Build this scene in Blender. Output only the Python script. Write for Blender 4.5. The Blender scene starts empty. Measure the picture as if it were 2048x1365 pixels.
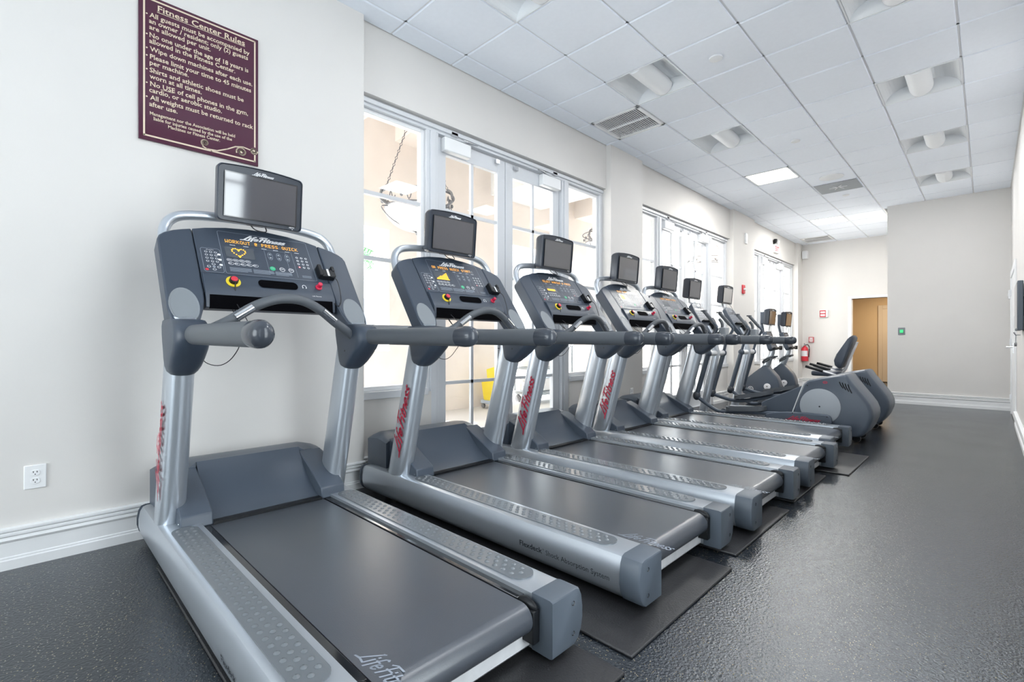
import bpy, math, random
from mathutils import Vector, Matrix
random.seed(7)
SC = bpy.context.scene
COL = SC.collection
PI = math.pi

# ---------------------------------------------------------------- materials
def _nt(name):
    m = bpy.data.materials.new(name); m.use_nodes = True
    nt = m.node_tree
    return m, nt, nt.nodes['Principled BSDF']

def mat(name, col, rough=0.5, metal=0.0, spec=0.5, var=0.0, vscale=8.0, bump=0.0, bscale=60.0, coat=0.0, emit=None, estr=0.0):
    m, nt, b = _nt(name)
    b.inputs['Base Color'].default_value = (*col, 1)
    b.inputs['Roughness'].default_value = rough
    b.inputs['Metallic'].default_value = metal
    b.inputs['Specular IOR Level'].default_value = spec
    b.inputs['Coat Weight'].default_value = coat
    b.inputs['Coat Roughness'].default_value = 0.08
    if emit:
        b.inputs['Emission Color'].default_value = (*emit, 1)
        b.inputs['Emission Strength'].default_value = estr
    if var or bump:
        tc = nt.nodes.new('ShaderNodeTexCoord')
    if var:
        n = nt.nodes.new('ShaderNodeTexNoise'); n.inputs['Scale'].default_value = vscale
        n.inputs['Detail'].default_value = 4
        nt.links.new(tc.outputs['Object'], n.inputs['Vector'])
        r = nt.nodes.new('ShaderNodeValToRGB')
        r.color_ramp.elements[0].position = 0.3; r.color_ramp.elements[1].position = 0.7
        r.color_ramp.elements[0].color = (*[c * (1 - var) for c in col], 1)
        r.color_ramp.elements[1].color = (*[min(1, c * (1 + var)) for c in col], 1)
        nt.links.new(n.outputs['Fac'], r.inputs['Fac'])
        nt.links.new(r.outputs['Color'], b.inputs['Base Color'])
    if bump:
        n2 = nt.nodes.new('ShaderNodeTexNoise'); n2.inputs['Scale'].default_value = bscale
        n2.inputs['Detail'].default_value = 3
        nt.links.new(tc.outputs['Object'], n2.inputs['Vector'])
        bp = nt.nodes.new('ShaderNodeBump'); bp.inputs['Strength'].default_value = bump
        bp.inputs['Distance'].default_value = 0.004
        nt.links.new(n2.outputs['Fac'], bp.inputs['Height'])
        nt.links.new(bp.outputs['Normal'], b.inputs['Normal'])
    return m

def glass_mat(name):
    m = bpy.data.materials.new(name); m.use_nodes = True
    nt = m.node_tree; nt.nodes.clear()
    out = nt.nodes.new('ShaderNodeOutputMaterial')
    mix = nt.nodes.new('ShaderNodeMixShader')
    tr = nt.nodes.new('ShaderNodeBsdfTransparent'); tr.inputs['Color'].default_value = (0.95, 0.97, 0.97, 1)
    gl = nt.nodes.new('ShaderNodeBsdfGlossy'); gl.inputs['Roughness'].default_value = 0.02
    lw = nt.nodes.new('ShaderNodeLayerWeight'); lw.inputs['Blend'].default_value = 0.5
    pw = nt.nodes.new('ShaderNodeMath'); pw.operation = 'POWER'; pw.inputs[1].default_value = 5.0
    fr = nt.nodes.new('ShaderNodeMath'); fr.operation = 'MULTIPLY_ADD'; fr.inputs[1].default_value = 0.5; fr.inputs[2].default_value = 0.03
    nt.links.new(lw.outputs['Facing'], pw.inputs[0]); nt.links.new(pw.outputs[0], fr.inputs[0])
    nt.links.new(fr.outputs[0], mix.inputs[0]); nt.links.new(tr.outputs[0], mix.inputs[1])
    nt.links.new(gl.outputs[0], mix.inputs[2]); nt.links.new(mix.outputs[0], out.inputs[0])
    return m

def rubber_floor():
    m, nt, b = _nt('rubber floor')
    tc = nt.nodes.new('ShaderNodeTexCoord')
    L = nt.links.new
    # pale and tan flecks pressed into black rubber
    v = nt.nodes.new('ShaderNodeTexVoronoi'); v.inputs['Scale'].default_value = 150
    L(tc.outputs['Object'], v.inputs['Vector'])
    dist = nt.nodes.new('ShaderNodeMath'); dist.operation = 'LESS_THAN'; dist.inputs[1].default_value = 0.30
    L(v.outputs['Distance'], dist.inputs[0])
    sep = nt.nodes.new('ShaderNodeSeparateColor'); L(v.outputs['Color'], sep.inputs[0])
    pick = nt.nodes.new('ShaderNodeMath'); pick.operation = 'GREATER_THAN'; pick.inputs[1].default_value = 0.80
    L(sep.outputs[0], pick.inputs[0])
    mul = nt.nodes.new('ShaderNodeMath'); mul.operation = 'MULTIPLY'
    L(dist.outputs[0], mul.inputs[0]); L(pick.outputs[0], mul.inputs[1])
    fc = nt.nodes.new('ShaderNodeValToRGB')
    fc.color_ramp.elements[0].color = (0.16, 0.15, 0.14, 1); fc.color_ramp.elements[1].color = (0.30, 0.24, 0.12, 1)
    L(sep.outputs[1], fc.inputs['Fac'])
    n = nt.nodes.new('ShaderNodeTexNoise'); n.inputs['Scale'].default_value = 2.2; n.inputs['Detail'].default_value = 5
    L(tc.outputs['Object'], n.inputs['Vector'])
    base = nt.nodes.new('ShaderNodeValToRGB')
    base.color_ramp.elements[0].color = (0.007, 0.010, 0.015, 1); base.color_ramp.elements[1].color = (0.015, 0.018, 0.023, 1)
    L(n.outputs['Fac'], base.inputs['Fac'])
    mx = nt.nodes.new('ShaderNodeMix'); mx.data_type = 'RGBA'
    L(mul.outputs[0], mx.inputs['Factor']); L(base.outputs['Color'], mx.inputs['A']); L(fc.outputs['Color'], mx.inputs['B'])
    L(mx.outputs['Result'], b.inputs['Base Color'])
    rr = nt.nodes.new('ShaderNodeMapRange'); rr.inputs['To Min'].default_value = 0.14; rr.inputs['To Max'].default_value = 0.24
    L(n.outputs['Fac'], rr.inputs['Value']); L(rr.outputs['Result'], b.inputs['Roughness'])
    n2 = nt.nodes.new('ShaderNodeTexNoise'); n2.inputs['Scale'].default_value = 95; n2.inputs['Detail'].default_value = 3
    L(tc.outputs['Object'], n2.inputs['Vector'])
    bp = nt.nodes.new('ShaderNodeBump'); bp.inputs['Strength'].default_value = 0.45; bp.inputs['Distance'].default_value = 0.006
    L(n2.outputs['Fac'], bp.inputs['Height']); L(bp.outputs['Normal'], b.inputs['Normal'])
    b.inputs['Specular IOR Level'].default_value = 1.0
    b.inputs['Specular Tint'].default_value = (0.86, 0.94, 1.0, 1)
    return m

def belt_mat():                                   # worn rubber belt, polished in long streaks
    m, nt, b = _nt('running belt'); L = nt.links.new
    tc = nt.nodes.new('ShaderNodeTexCoord'); b.inputs['Roughness'].default_value = 0.28; b.inputs['Base Color'].default_value = (0.055, 0.063, 0.077, 1)
    b.inputs['Specular IOR Level'].default_value = 0.85
    n2 = nt.nodes.new('ShaderNodeTexNoise'); n2.inputs['Scale'].default_value = 350; L(tc.outputs['Object'], n2.inputs['Vector'])
    bp = nt.nodes.new('ShaderNodeBump'); bp.inputs['Strength'].default_value = 0.12; bp.inputs['Distance'].default_value = 0.003
    L(n2.outputs['Fac'], bp.inputs['Height']); L(bp.outputs['Normal'], b.inputs['Normal'])
    return m

M = dict(
    wall=mat('greige wall paint', (0.70, 0.682, 0.66), 0.75, var=0.015, vscale=2, bump=0.04, bscale=220),
    white=mat('white trim paint', (0.82, 0.83, 0.84), 0.4),
    frame=mat('window frame enamel', (0.66, 0.68, 0.71), 0.38),
    tile=mat('ceiling tile', (0.86, 0.905, 0.975), 0.85, var=0.01, vscale=30, bump=0.05, bscale=300),
    grid=mat('ceiling grid', (0.78, 0.79, 0.81), 0.5),
    fixture=mat('fixture white steel', (0.80, 0.82, 0.84), 0.5),
    floor=rubber_floor(),
    matrub=mat('mat rubber', (0.018, 0.018, 0.020), 0.42, bump=0.5, bscale=150, spec=0.6),
    silver=mat('silver paint', (0.52, 0.56, 0.61), 0.28, metal=0.72, var=0.02, vscale=3),
    dark=mat('blue grey plastic', (0.066, 0.084, 0.112), 0.36, bump=0.05, bscale=500, spec=0.45),
    console=mat('console shell plastic', (0.042, 0.056, 0.080), 0.38, bump=0.05, bscale=500, spec=0.45),
    darker=mat('console face', (0.040, 0.052, 0.075), 0.38),
    grip=mat('grey rubber grip', (0.085, 0.095, 0.108), 0.5, bump=0.1, bscale=400),
    cap=mat('glossy cap', (0.040, 0.047, 0.060), 0.18),
    endcap=mat('grey end cap', (0.078, 0.096, 0.120), 0.45, bump=0.08, bscale=500),
    pad=mat('step pad rubber', (0.13, 0.145, 0.16), 0.22, spec=0.8),
    belt=belt_mat(),
    black=mat('black plastic', (0.008, 0.009, 0.011), 0.4, spec=0.3),
    hole_shade=mat('cavity shade black', (0.002, 0.002, 0.003), 0.9, spec=0.05),  # near-black colour standing in for shade in slot, vent and under the console
    gloss=mat('gloss black strip', (0.010, 0.011, 0.013), 0.10, spec=1.0),
    steel=mat('zinc steel', (0.70, 0.71, 0.73), 0.4, metal=0.15, var=0.08, vscale=14),
    chrome=mat('bright metal', (0.72, 0.73, 0.75), 0.16, metal=1.0),
    disc=mat('pale disc plastic', (0.33, 0.36, 0.39), 0.5),
    oval=mat('grey oval cover', (0.20, 0.22, 0.24), 0.45, bump=0.1, bscale=600),
    screen=mat('television glass', (0.038, 0.038, 0.050), 0.06, spec=1.0, coat=1.0),
    bezel=mat('television bezel', (0.028, 0.036, 0.052), 0.3),
    print_w=mat('white print', (0.80, 0.81, 0.83), 0.5),
    print_g=mat('grey print', (0.30, 0.34, 0.40), 0.5),
    print_d=mat('dark print', (0.03, 0.035, 0.045), 0.5),
    red=mat('red plastic', (0.62, 0.03, 0.05), 0.3),
    logo_red=mat('crimson print', (0.55, 0.012, 0.055), 0.4),
    yellow=mat('yellow plastic', (0.80, 0.62, 0.03), 0.4),
    green=mat('green print', (0.03, 0.48, 0.22), 0.4),
    led=mat('orange led', (0.9, 0.4, 0.02), 0.4, emit=(1.0, 0.42, 0.03), estr=1.1),
    led_dim=mat('unlit led window', (0.075, 0.085, 0.10), 0.25),
    greenlit=mat('green lit button', (0.05, 0.7, 0.25), 0.3, emit=(0.03, 0.75, 0.25), estr=0.2),
    maroon=mat('maroon sign board', (0.075, 0.017, 0.040), 0.10, spec=0.5),
    cream=mat('cream print', (0.72, 0.60, 0.46), 0.5),
    tan=mat('tan wall paint', (0.50, 0.355, 0.20), 0.7),
    tandoor=mat('beige door paint', (0.50, 0.40, 0.29), 0.5),
    peach=mat('peach stucco', (0.80, 0.725, 0.67), 0.85, var=0.04, vscale=3, bump=0.2, bscale=120),
    paving=mat('pale paving', (0.62, 0.60, 0.58), 0.8, var=0.05, vscale=2),
    facade=mat('white facade', (0.72, 0.72, 0.72), 0.8),
    soffit=mat('white soffit', (0.80, 0.80, 0.79), 0.8),
    shade=mat('shaded opening glass', (0.20, 0.24, 0.30), 0.3),
    iron=mat('grey wrought iron', (0.16, 0.16, 0.17), 0.5),
    bowl=mat('frosted bowl', (0.85, 0.86, 0.88), 0.4),
    leaf=mat('palm leaf', (0.10, 0.26, 0.10), 0.6),
    brass=mat('dark brass', (0.20, 0.16, 0.11), 0.35, metal=0.8),
    lit=mat('lit diffuser', (0.9, 0.9, 0.88), 0.5, emit=(1.0, 0.93, 0.78), estr=2.6),
    lens=mat('lamp lens', (0.84, 0.86, 0.88), 0.45, emit=(0.95, 0.98, 1.0), estr=0.02),
    glass=glass_mat('window glass'),
    cable=mat('black cable', (0.010, 0.010, 0.012), 0.4),
    bag=mat('grey cart fabric', (0.38, 0.43, 0.48), 0.7),
    pink=mat('faded red plastic', (0.50, 0.10, 0.11), 0.5),
)

# ---------------------------------------------------------------- mesh building
class MB:
    def __init__(s):
        s.v = []; s.f = []; s.mi = []; s.cur = 0
    def add(s, vs, fs, m=None):
        o = len(s.v); s.v += [tuple(p) for p in vs]
        for f in fs:
            s.f.append([i + o for i in f]); s.mi.append(s.cur if m is None else m)
        return s
    def box(s, c, d, m=None, rot=None):
        x, y, z = [k / 2 for k in d]
        vs = [Vector(p) for p in ((-x,-y,-z),(x,-y,-z),(x,y,-z),(-x,y,-z),(-x,-y,z),(x,-y,z),(x,y,z),(-x,y,z))]
        if rot: vs = [rot @ p for p in vs]
        c = Vector(c)
        return s.add([p + c for p in vs], [(0,3,2,1),(4,5,6,7),(0,1,5,4),(1,2,6,5),(2,3,7,6),(3,0,4,7)], m)
    def span(s, a, b, m=None):
        return s.box([(i + j) / 2 for i, j in zip(a, b)], [abs(j - i) for i, j in zip(a, b)], m)
    def prism(s, poly, fn, w0, w1, m=None, cap0=True, cap1=True):
        n = len(poly)
        vs = [fn(u, v, w0) for u, v in poly] + [fn(u, v, w1) for u, v in poly]
        fs = [(i, (i + 1) % n, n + (i + 1) % n, n + i) for i in range(n)]
        if cap0: fs.append(tuple(range(n - 1, -1, -1)))
        if cap1: fs.append(tuple(range(n, 2 * n)))
        return s.add(vs, fs, m)
    def loft(s, rings, m=None, cap=True, closed=True):
        n = len(rings[0]); vs = [p for r in rings for p in r]; fs = []
        for k in range(len(rings) - 1):
            for i in range(n if closed else n - 1):
                j = (i + 1) % n
                fs.append((k * n + i, k * n + j, (k + 1) * n + j, (k + 1) * n + i))
        if cap and closed:
            fs.append(tuple(range(n - 1, -1, -1))); fs.append(tuple(range((len(rings) - 1) * n, len(rings) * n)))
        return s.add(vs, fs, m)
    def tube(s, path, r, seg=12, up=(0, 0, 1), smooth=0, m=None, sq=1.0):
        P = [Vector(p) for p in path]
        R = r if isinstance(r, list) else [r] * len(P)
        R = [(q, q) if not isinstance(q, tuple) else q for q in R]
        if smooth:
            P, R = catmull(P, R, smooth)
        up = Vector(up); rings = []
        for i, p in enumerate(P):
            t = (P[min(i + 1, len(P) - 1)] - P[max(i - 1, 0)]).normalized()
            a = up.cross(t)
            if a.length < 1e-4: a = Vector((0, 1, 0)).cross(t)
            if a.length < 1e-4: a = Vector((1, 0, 0)).cross(t)
            a.normalize(); b = t.cross(a)
            ring = []
            for k in range(seg):
                ang = 2 * PI * k / seg; c, q = math.cos(ang), math.sin(ang)
                if sq != 1.0:
                    c = math.copysign(abs(c) ** sq, c); q = math.copysign(abs(q) ** sq, q)
                ring.append(p + a * (R[i][0] * c) + b * (R[i][1] * q))
            rings.append(ring)
        return s.loft(rings, m)
    def lathe(s, prof, c=(0, 0, 0), axis=(0, 0, 1), seg=20, m=None, cap=False):
        ax = Vector(axis).normalized(); c = Vector(c)
        a = ax.orthogonal().normalized(); b = ax.cross(a); rings = []
        for r, h in prof:
            rings.append([c + ax * h + (a * math.cos(2 * PI * k / seg) + b * math.sin(2 * PI * k / seg)) * r for k in range(seg)])
        return s.loft(rings, m, cap=cap)
    def ball(s, c, r, seg=14, rings=8, m=None):
        r = r if isinstance(r, tuple) else (r, r, r); c = Vector(c); vs = []; fs = []
        for i in range(rings + 1):
            th = PI * i / rings
            for k in range(seg):
                ph = 2 * PI * k / seg
                vs.append(c + Vector((r[0] * math.sin(th) * math.cos(ph), r[1] * math.sin(th) * math.sin(ph), r[2] * math.cos(th))))
        for i in range(rings):
            for k in range(seg):
                j = (k + 1) % seg
                fs.append((i * seg + k, (i + 1) * seg + k, (i + 1) * seg + j, i * seg + j))
        return s.add(vs, fs, m)
    def ribbon(s, pts, w, fn, m=None):          # flat stroke in the plane given by fn(u, v)
        for i in range(len(pts) - 1):
            (x0, y0), (x1, y1) = pts[i], pts[i + 1]
            dx, dy = x1 - x0, y1 - y0; l = math.hypot(dx, dy) or 1e-6
            nx, ny = -dy / l * w / 2, dx / l * w / 2
            ex, ey = dx / l * w * 0.3, dy / l * w * 0.3
            s.add([fn(x0 - ex + nx, y0 - ey + ny), fn(x0 - ex - nx, y0 - ey - ny), fn(x1 + ex - nx, y1 + ey - ny), fn(x1 + ex + nx, y1 + ey + ny)], [(0, 1, 2, 3)], m)
        return s
    def poly(s, pts, fn, m=None):
        return s.add([fn(u, v) for u, v in pts], [tuple(range(len(pts)))], m)
    def build(s, name, mats, parent=None, bevel=0.0, angle=35, smooth=True, segs=2):
        me = bpy.data.meshes.new(name)
        me.from_pydata([tuple(p) for p in s.v], [], s.f); me.update()
        if not isinstance(mats, (list, tuple)): mats = [mats]
        for q in mats: me.materials.append(q)
        me.polygons.foreach_set('material_index', s.mi)
        if smooth:
            me.shade_smooth(); me.set_sharp_from_angle(angle=math.radians(angle))
        o = bpy.data.objects.new(name, me); COL.objects.link(o)
        if parent: o.parent = parent
        if bevel:
            b = o.modifiers.new('bevel', 'BEVEL'); b.width = bevel; b.segments = segs
            b.limit_method = 'ANGLE'; b.angle_limit = math.radians(38); b.harden_normals = False
        return o

def catmull(P, R, k):
    out = []; ro = []; n = len(P)
    for i in range(n - 1):
        p0, p1, p2, p3 = P[max(i - 1, 0)], P[i], P[i + 1], P[min(i + 2, n - 1)]
        for j in range(k):
            t = j / k
            out.append(0.5 * ((2 * p1) + (-p0 + p2) * t + (2 * p0 - 5 * p1 + 4 * p2 - p3) * t * t + (-p0 + 3 * p1 - 3 * p2 + p3) * t ** 3))
            ro.append(tuple(R[i][q] * (1 - t) + R[i + 1][q] * t for q in (0, 1)))
    out.append(P[-1]); ro.append(R[-1])
    return out, ro

def ellipse(cx, cy, rx, ry, n=28, a0=0.0, a1=2 * PI):
    full = abs(a1 - a0 - 2 * PI) < 1e-6
    k = n if full else n - 1
    return [(cx + rx * math.cos(a0 + (a1 - a0) * i / k), cy + ry * math.sin(a0 + (a1 - a0) * i / k)) for i in range(n)]

def rrect(x0, y0, x1, y1, r, k=5):
    out = []
    for cx, cy, a in ((x1 - r, y1 - r, 0), (x0 + r, y1 - r, PI / 2), (x0 + r, y0 + r, PI), (x1 - r, y0 + r, 1.5 * PI)):
        out += [(cx + r * math.cos(a + PI / 2 * i / k), cy + r * math.sin(a + PI / 2 * i / k)) for i in range(k + 1)]
    return out

XZ = lambda u, v, w: (u, w, v)        # profile in x-z, extruded along y
YZ = lambda u, v, w: (w, u, v)        # profile in y-z, extruded along x
XY = lambda u, v, w: (u, v, w)

# ---------------------------------------------------------------- lettering
_tc = {}
def text_geom(txt, bold=0.0, shear=0.0, serif=False):
    key = (txt, bold, shear, serif)
    if key in _tc: return _tc[key]
    cu = bpy.data.curves.new('lettering', 'FONT'); cu.body = txt; cu.size = 1.0
    cu.offset = bold; cu.shear = shear; cu.resolution_u = 2; cu.fill_mode = 'FRONT'
    o = bpy.data.objects.new('lettering', cu); COL.objects.link(o)
    dg = bpy.context.evaluated_depsgraph_get(); dg.update()
    me = o.evaluated_get(dg).to_mesh()
    vs = [(v.co.x, v.co.y) for v in me.vertices]; fs = [tuple(p.vertices) for p in me.polygons]
    o.evaluated_get(dg).to_mesh_clear()
    bpy.data.objects.remove(o); bpy.data.curves.remove(cu)
    if serif:                                    # slab feet and heads on the stems
        cnt = {}
        for f in fs:
            for i in range(len(f)):
                e = tuple(sorted((f[i], f[(i + 1) % len(f)]))); cnt[e] = cnt.get(e, 0) + 1
        for (i, j), c in list(cnt.items()):
            if c != 1: continue
            (xa, ya), (xb, yb) = vs[i], vs[j]
            l = abs(xa - xb)
            if abs(ya - yb) < 0.004 and 0.05 < l < 0.17:
                y = (ya + yb) / 2
                lev = min((0.0, 0.545, 0.73, 0.76), key=lambda q: abs(q - y))
                if abs(lev - y) > 0.045: continue
                x0, x1 = min(xa, xb) - 0.045, max(xa, xb) + 0.045
                d = 0.05 if lev == 0.0 else -0.05
                o_ = len(vs); vs += [(x0, y), (x1, y), (x1, y + d), (x0, y + d)]
                fs.append((o_, o_ + 1, o_ + 2, o_ + 3) if d > 0 else (o_ + 3, o_ + 2, o_ + 1, o_))
    x = [p[0] for p in vs] or [0]
    _tc[key] = (vs, fs, min(x), max(x))
    return _tc[key]

def put_text(mb, txt, fn, u0, v0, width=None, size=None, bold=0.0, shear=0.0, serif=False, m=None, center=False):
    vs, fs, a, b = text_geom(txt, bold, shear, serif)
    sx = size if width is None else width / (b - a)
    sy = size if size is not None else sx
    off = a if not center else (a + b) / 2
    mb.add([fn(u0 + (x - off) * sx, v0 + y * sy) for x, y in vs], fs, m)

# flowing maker's script, drawn as strokes
def _arc(cx, cy, rx, ry, a0, a1, n=9):
    return [(cx + rx * math.cos(math.radians(a0 + (a1 - a0) * i / n)), cy + ry * math.sin(math.radians(a0 + (a1 - a0) * i / n))) for i in range(n + 1)]
SCRIPT = {
    'L': ([[(0.55, 2.0), (0.75, 2.1), (0.62, 1.9), (0.0, 0.05), (-0.55, -0.1)], [(-0.55, -0.1), (0.2, 0.0), (0.95, -0.12)]], 0.85),
    'i': ([[(0.1, 1.0), (0.1, 0.0)], [(0.1, 1.35), (0.1, 1.5)]], 0.45),
    'f': ([[(0.62, 1.75), (0.45, 1.9), (0.25, 1.7), (0.2, 1.2), (0.2, -0.35)], [(0.0, 1.0), (0.55, 1.0)]], 0.62),
    'e': ([[(0.08, 0.5), (0.62, 0.6)] + _arc(0.36, 0.5, 0.30, 0.48, 20, 330, 12)], 0.85),
    'F': ([[(-0.25, 1.75), (0.1, 2.05), (1.15, 2.0)], [(0.35, 2.0), (0.3, 1.0), (0.2, 0.0)], [(0.1, 1.05), (0.85, 1.1)]], 0.95),
    't': ([[(0.25, 1.6), (0.2, 0.2), (0.4, 0.0), (0.55, 0.08)], [(0.0, 1.0), (0.6, 1.05)]], 0.66),
    'n': ([[(0.1, 1.0), (0.1, 0.0)], [(0.1, 0.7)] + _arc(0.4, 0.68, 0.26, 0.32, 160, 0, 6) + [(0.66, 0.0)]], 0.9),
    's': ([[(0.58, 0.88), (0.36, 1.0), (0.12, 0.82), (0.28, 0.55), (0.52, 0.4), (0.55, 0.15), (0.3, -0.02), (0.05, 0.1)]], 0.72),
}
def put_script(mb, fn, u0, v0, width, h, wt=0.26, m=None, slant=0.42):
    adv = 0.0; st = []
    for ch in 'LifeFitness':
        strokes, w = SCRIPT[ch]
        for q in strokes: st.append([(adv + x, y) for x, y in q])
        adv += w + (0.12 if ch == 'e' and adv < 3.2 else 0.0)
    sx = width / (adv + 1.2); sy = h / 2.2
    f2 = lambda u, v: fn(u0 + (u + 0.55 + slant * v) * sx, v0 + v * sy)
    k = 0
    for q in st: mb.ribbon(q, wt, f2, m)

# ---------------------------------------------------------------- object helpers
def empty(name, loc, label=None, cat=None, group=None, kind=None, rz=0.0):
    o = bpy.data.objects.new(name, None); COL.objects.link(o)
    o.location = loc; o.rotation_euler = (0, 0, rz); o.empty_display_size = 0.1
    return tag(o, label, cat, group, kind)
def tag(o, label=None, cat=None, group=None, kind=None):
    if label: o['label'] = label
    if cat: o['category'] = cat
    if group: o['group'] = group
    if kind: o['kind'] = kind
    return o
def copy_tree(o, parent=None):
    c = o.copy(); COL.objects.link(c)
    if parent: c.parent = parent
    for ch in list(o.children): copy_tree(ch, c)
    return c
# ---------------------------------------------------------------- the room
H_C = 3.58
XL, XR, YB, YF, YBOX, XBOX = -3.36, 0.27, 13.95, -4.0, 11.07, -1.30
BAYS = [(1.81, 5.17), (5.95, 9.27), (10.40, 13.55)]
S = 'structure'

fl = MB(); fl.span((-3.62, YF - 0.2, -0.08), (XR + 0.3, 19.0, 0.0))
tag(fl.build('floor', M['floor'], smooth=False), 'black rubber gym floor with pale flecks', 'floor', kind=S)

w = MB()
edges = [YF - 0.2] + [e for b in BAYS for e in b] + [YB + 0.15]
for i in range(0, len(edges), 2):
    w.span((-3.64, edges[i], 0), (XL, edges[i + 1], H_C + 0.12))
for a, b in BAYS:
    w.span((-3.64, a, 3.035), (-3.43, b, H_C + 0.12))
    for p, q in ((a, a + 0.70), (b - 0.70, b)):
        w.span((-3.64, p, 0), (-3.47, q, 0.665))
tag(w.build('wall_left', M['wall'], smooth=False), 'greige window wall with pillars and headers along the treadmills', 'wall', kind=S)

w = MB()                                        # right wall, unseen glazed bays behind the camera, one added for daylight
w.span((XR, 1.76, 0), (XR + 0.15, YBOX + 0.1, H_C + 0.12)); w.span((XR, -0.95, 0), (XR + 0.15, 0.60, H_C + 0.12))
w.span((XR, YF - 0.2, 0), (XR + 0.15, -1.5, H_C + 0.12))
w.span((XR, -1.5, 3.035), (XR + 0.15, 1.76, H_C + 0.12)); w.span((XR, -1.5, 0), (XR + 0.15, 1.76, 0.10))
tag(w.build('wall_right', M['wall'], smooth=False), 'pale right-hand wall running to the far corner', 'wall', kind=S)

w = MB()                                        # back wall with the doorway
DX0, DX1, DZ = -2.32, -1.28, 2.145
w.span((XL - 0.2, YB, 0), (DX0, YB + 0.15, H_C + 0.12))
w.span((DX0, YB, DZ), (XBOX + 0.2, YB + 0.15, H_C + 0.12))
tag(w.build('wall_back', M['wall'], smooth=False), 'far white wall with the open doorway', 'wall', kind=S)
w = MB(); w.span((XBOX, YBOX, 0), (XR + 0.15, YB + 0.15, H_C + 0.12))
tag(w.build('wall_far_right', M['wall'], smooth=False), 'grey boxed-out wall section right of the doorway', 'wall', kind=S)
w = MB(); w.span((-3.64, YF - 0.2, 0), (-3.1, YF, H_C + 0.12)); w.span((-0.1, YF - 0.2, 0), (XR + 0.15, YF, H_C + 0.12)); w.span((-3.1, YF - 0.2, 0), (-0.1, YF, 0.10)); w.span((-3.1, YF - 0.2, 3.05), (-0.1, YF, H_C + 0.12))
tag(w.build('wall_front', M['wall'], smooth=False), 'end wall behind the camera', 'wall', kind=S)

# room behind the doorway
w = MB()
w.span((-3.6, 16.6, 0), (0.6, 16.75, 2.7)); w.span((-3.75, YB + 0.15, 0), (-3.6, 16.75, 2.7))
w.span((0.4, YB + 0.15, 0), (0.55, 16.75, 2.7)); w.span((-3.75, YB + 0.15, 2.6), (0.6, 16.75, 2.7))
tag(w.build('wall_hallway', M['tan'], smooth=False), 'tan hallway walls seen through the far doorway', 'wall', kind=S)
d = empty('door_7', (-1.55, 16.6, 0), 'beige panel door in the tan hallway', 'door', kind=S)
q = MB(); q.span((-0.50, -0.045, 0.02), (0.40, -0.02, 2.02)); q.span((-0.38, -0.052, 0.2), (0.28, -0.044, 0.9)); q.span((-0.38, -0.052, 1.05), (0.28, -0.044, 1.85))
q.build('door_panel', M['tandoor'], d, bevel=0.004)
q = MB(); q.span((-0.60, -0.05, 0), (-0.50, 0.0, 2.12)); q.span((0.40, -0.05, 0), (0.50, 0.0, 2.12)); q.span((-0.50, -0.05, 2.02), (0.40, 0.0, 2.12))
q.build('door_frame', M['tandoor'], d, bevel=0.006)
tr = MB()
tr.span((DX0 - 0.07, YB - 0.015, 0), (DX0, YB + 0.15, DZ + 0.06)); tr.span((DX0, YB - 0.015, DZ), (XBOX, YB + 0.15, DZ + 0.06))
tag(tr.build('trim_1', M['white'], bevel=0.004), 'white casing around the far doorway', 'trim', kind=S)

# ceiling: lay-in tiles in an exposed grid
GX = [-3.43, -3.215, -2.605, -1.995, -1.385, -0.775, -0.165, XR]
P = 0.61
GY = [4.522 + P * k for k in range(-14, 16)] + [YB + 0.05]
def cell(ix, ky): return (GX[ix], GX[ix + 1], 4.522 + P * ky, 4.522 + P * (ky + 1))
def inc(ix, y):                                  # ky of the tile row that starts nearest y
    return round((y - 4.522) / P)
TROFF = [(2, y) for y in (2.09, 3.915, 5.745)] + [(5, y) for y in (2.09, 3.915, 5.745, 7.56, 9.40)]
LIT = [(2, 7.56), (2, 11.22)]
VENT = [(1, 4.525)]
VENT2 = [(1, 13.06)]
PLATE = [(3, 8.79)]
skip = {(ix, inc(ix, y)) for ix, y in TROFF + LIT + VENT + VENT2}
c = MB()
for ix in range(len(GX) - 1):
    for ky in range(-14, 16):
        if (ix, ky) in skip: continue
        x0, x1, y0, y1 = cell(ix, ky); y1 = min(y1, YB + 0.05)
        if x0 > XBOX - 0.2 and y0 > YBOX + 0.1: continue
        g = 0.0075; e = 0.006
        a = [(x0 + g, y0 + g), (x1 - g, y0 + g), (x1 - g, y1 - g), (x0 + g, y1 - g)]
        b = [(x0 + g + e, y0 + g + e), (x1 - g - e, y0 + g + e), (x1 - g - e, y1 - g - e), (x0 + g + e, y1 - g - e)]
        vs = [(x, y, H_C + 0.008) for x, y in a] + [(x, y, H_C - 0.004) for x, y in b]
        c.add(vs, [(4, 7, 6, 5)] + [(i, i + 4, (i + 1) % 4 + 4, (i + 1) % 4) for i in range(4)], 0)
for x in GX[1:-1]:
    c.span((x - 0.012, YF, H_C + 0.008), (x + 0.012, YB, H_C + 0.04), 1)
for y in GY[:-1]:
    c.span((-3.43, y - 0.012, H_C + 0.008), (XR, y + 0.012, H_C + 0.04), 1)
c.span((-3.7, YF - 0.2, H_C + 0.2), (XR + 0.2, YB + 0.2, H_C + 0.24), 1)
c.span((XL - 0.002, YF, H_C - 0.002), (XL + 0.02, 1.81, H_C + 0.02), 1)
c.span((XR - 0.02, YF, H_C - 0.002), (XR + 0.002, YBOX, H_C + 0.02), 1)
tag(c.build('ceiling', [M['tile'], M['grid']], smooth=False), 'suspended white tile ceiling', 'ceiling', kind=S)

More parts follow.
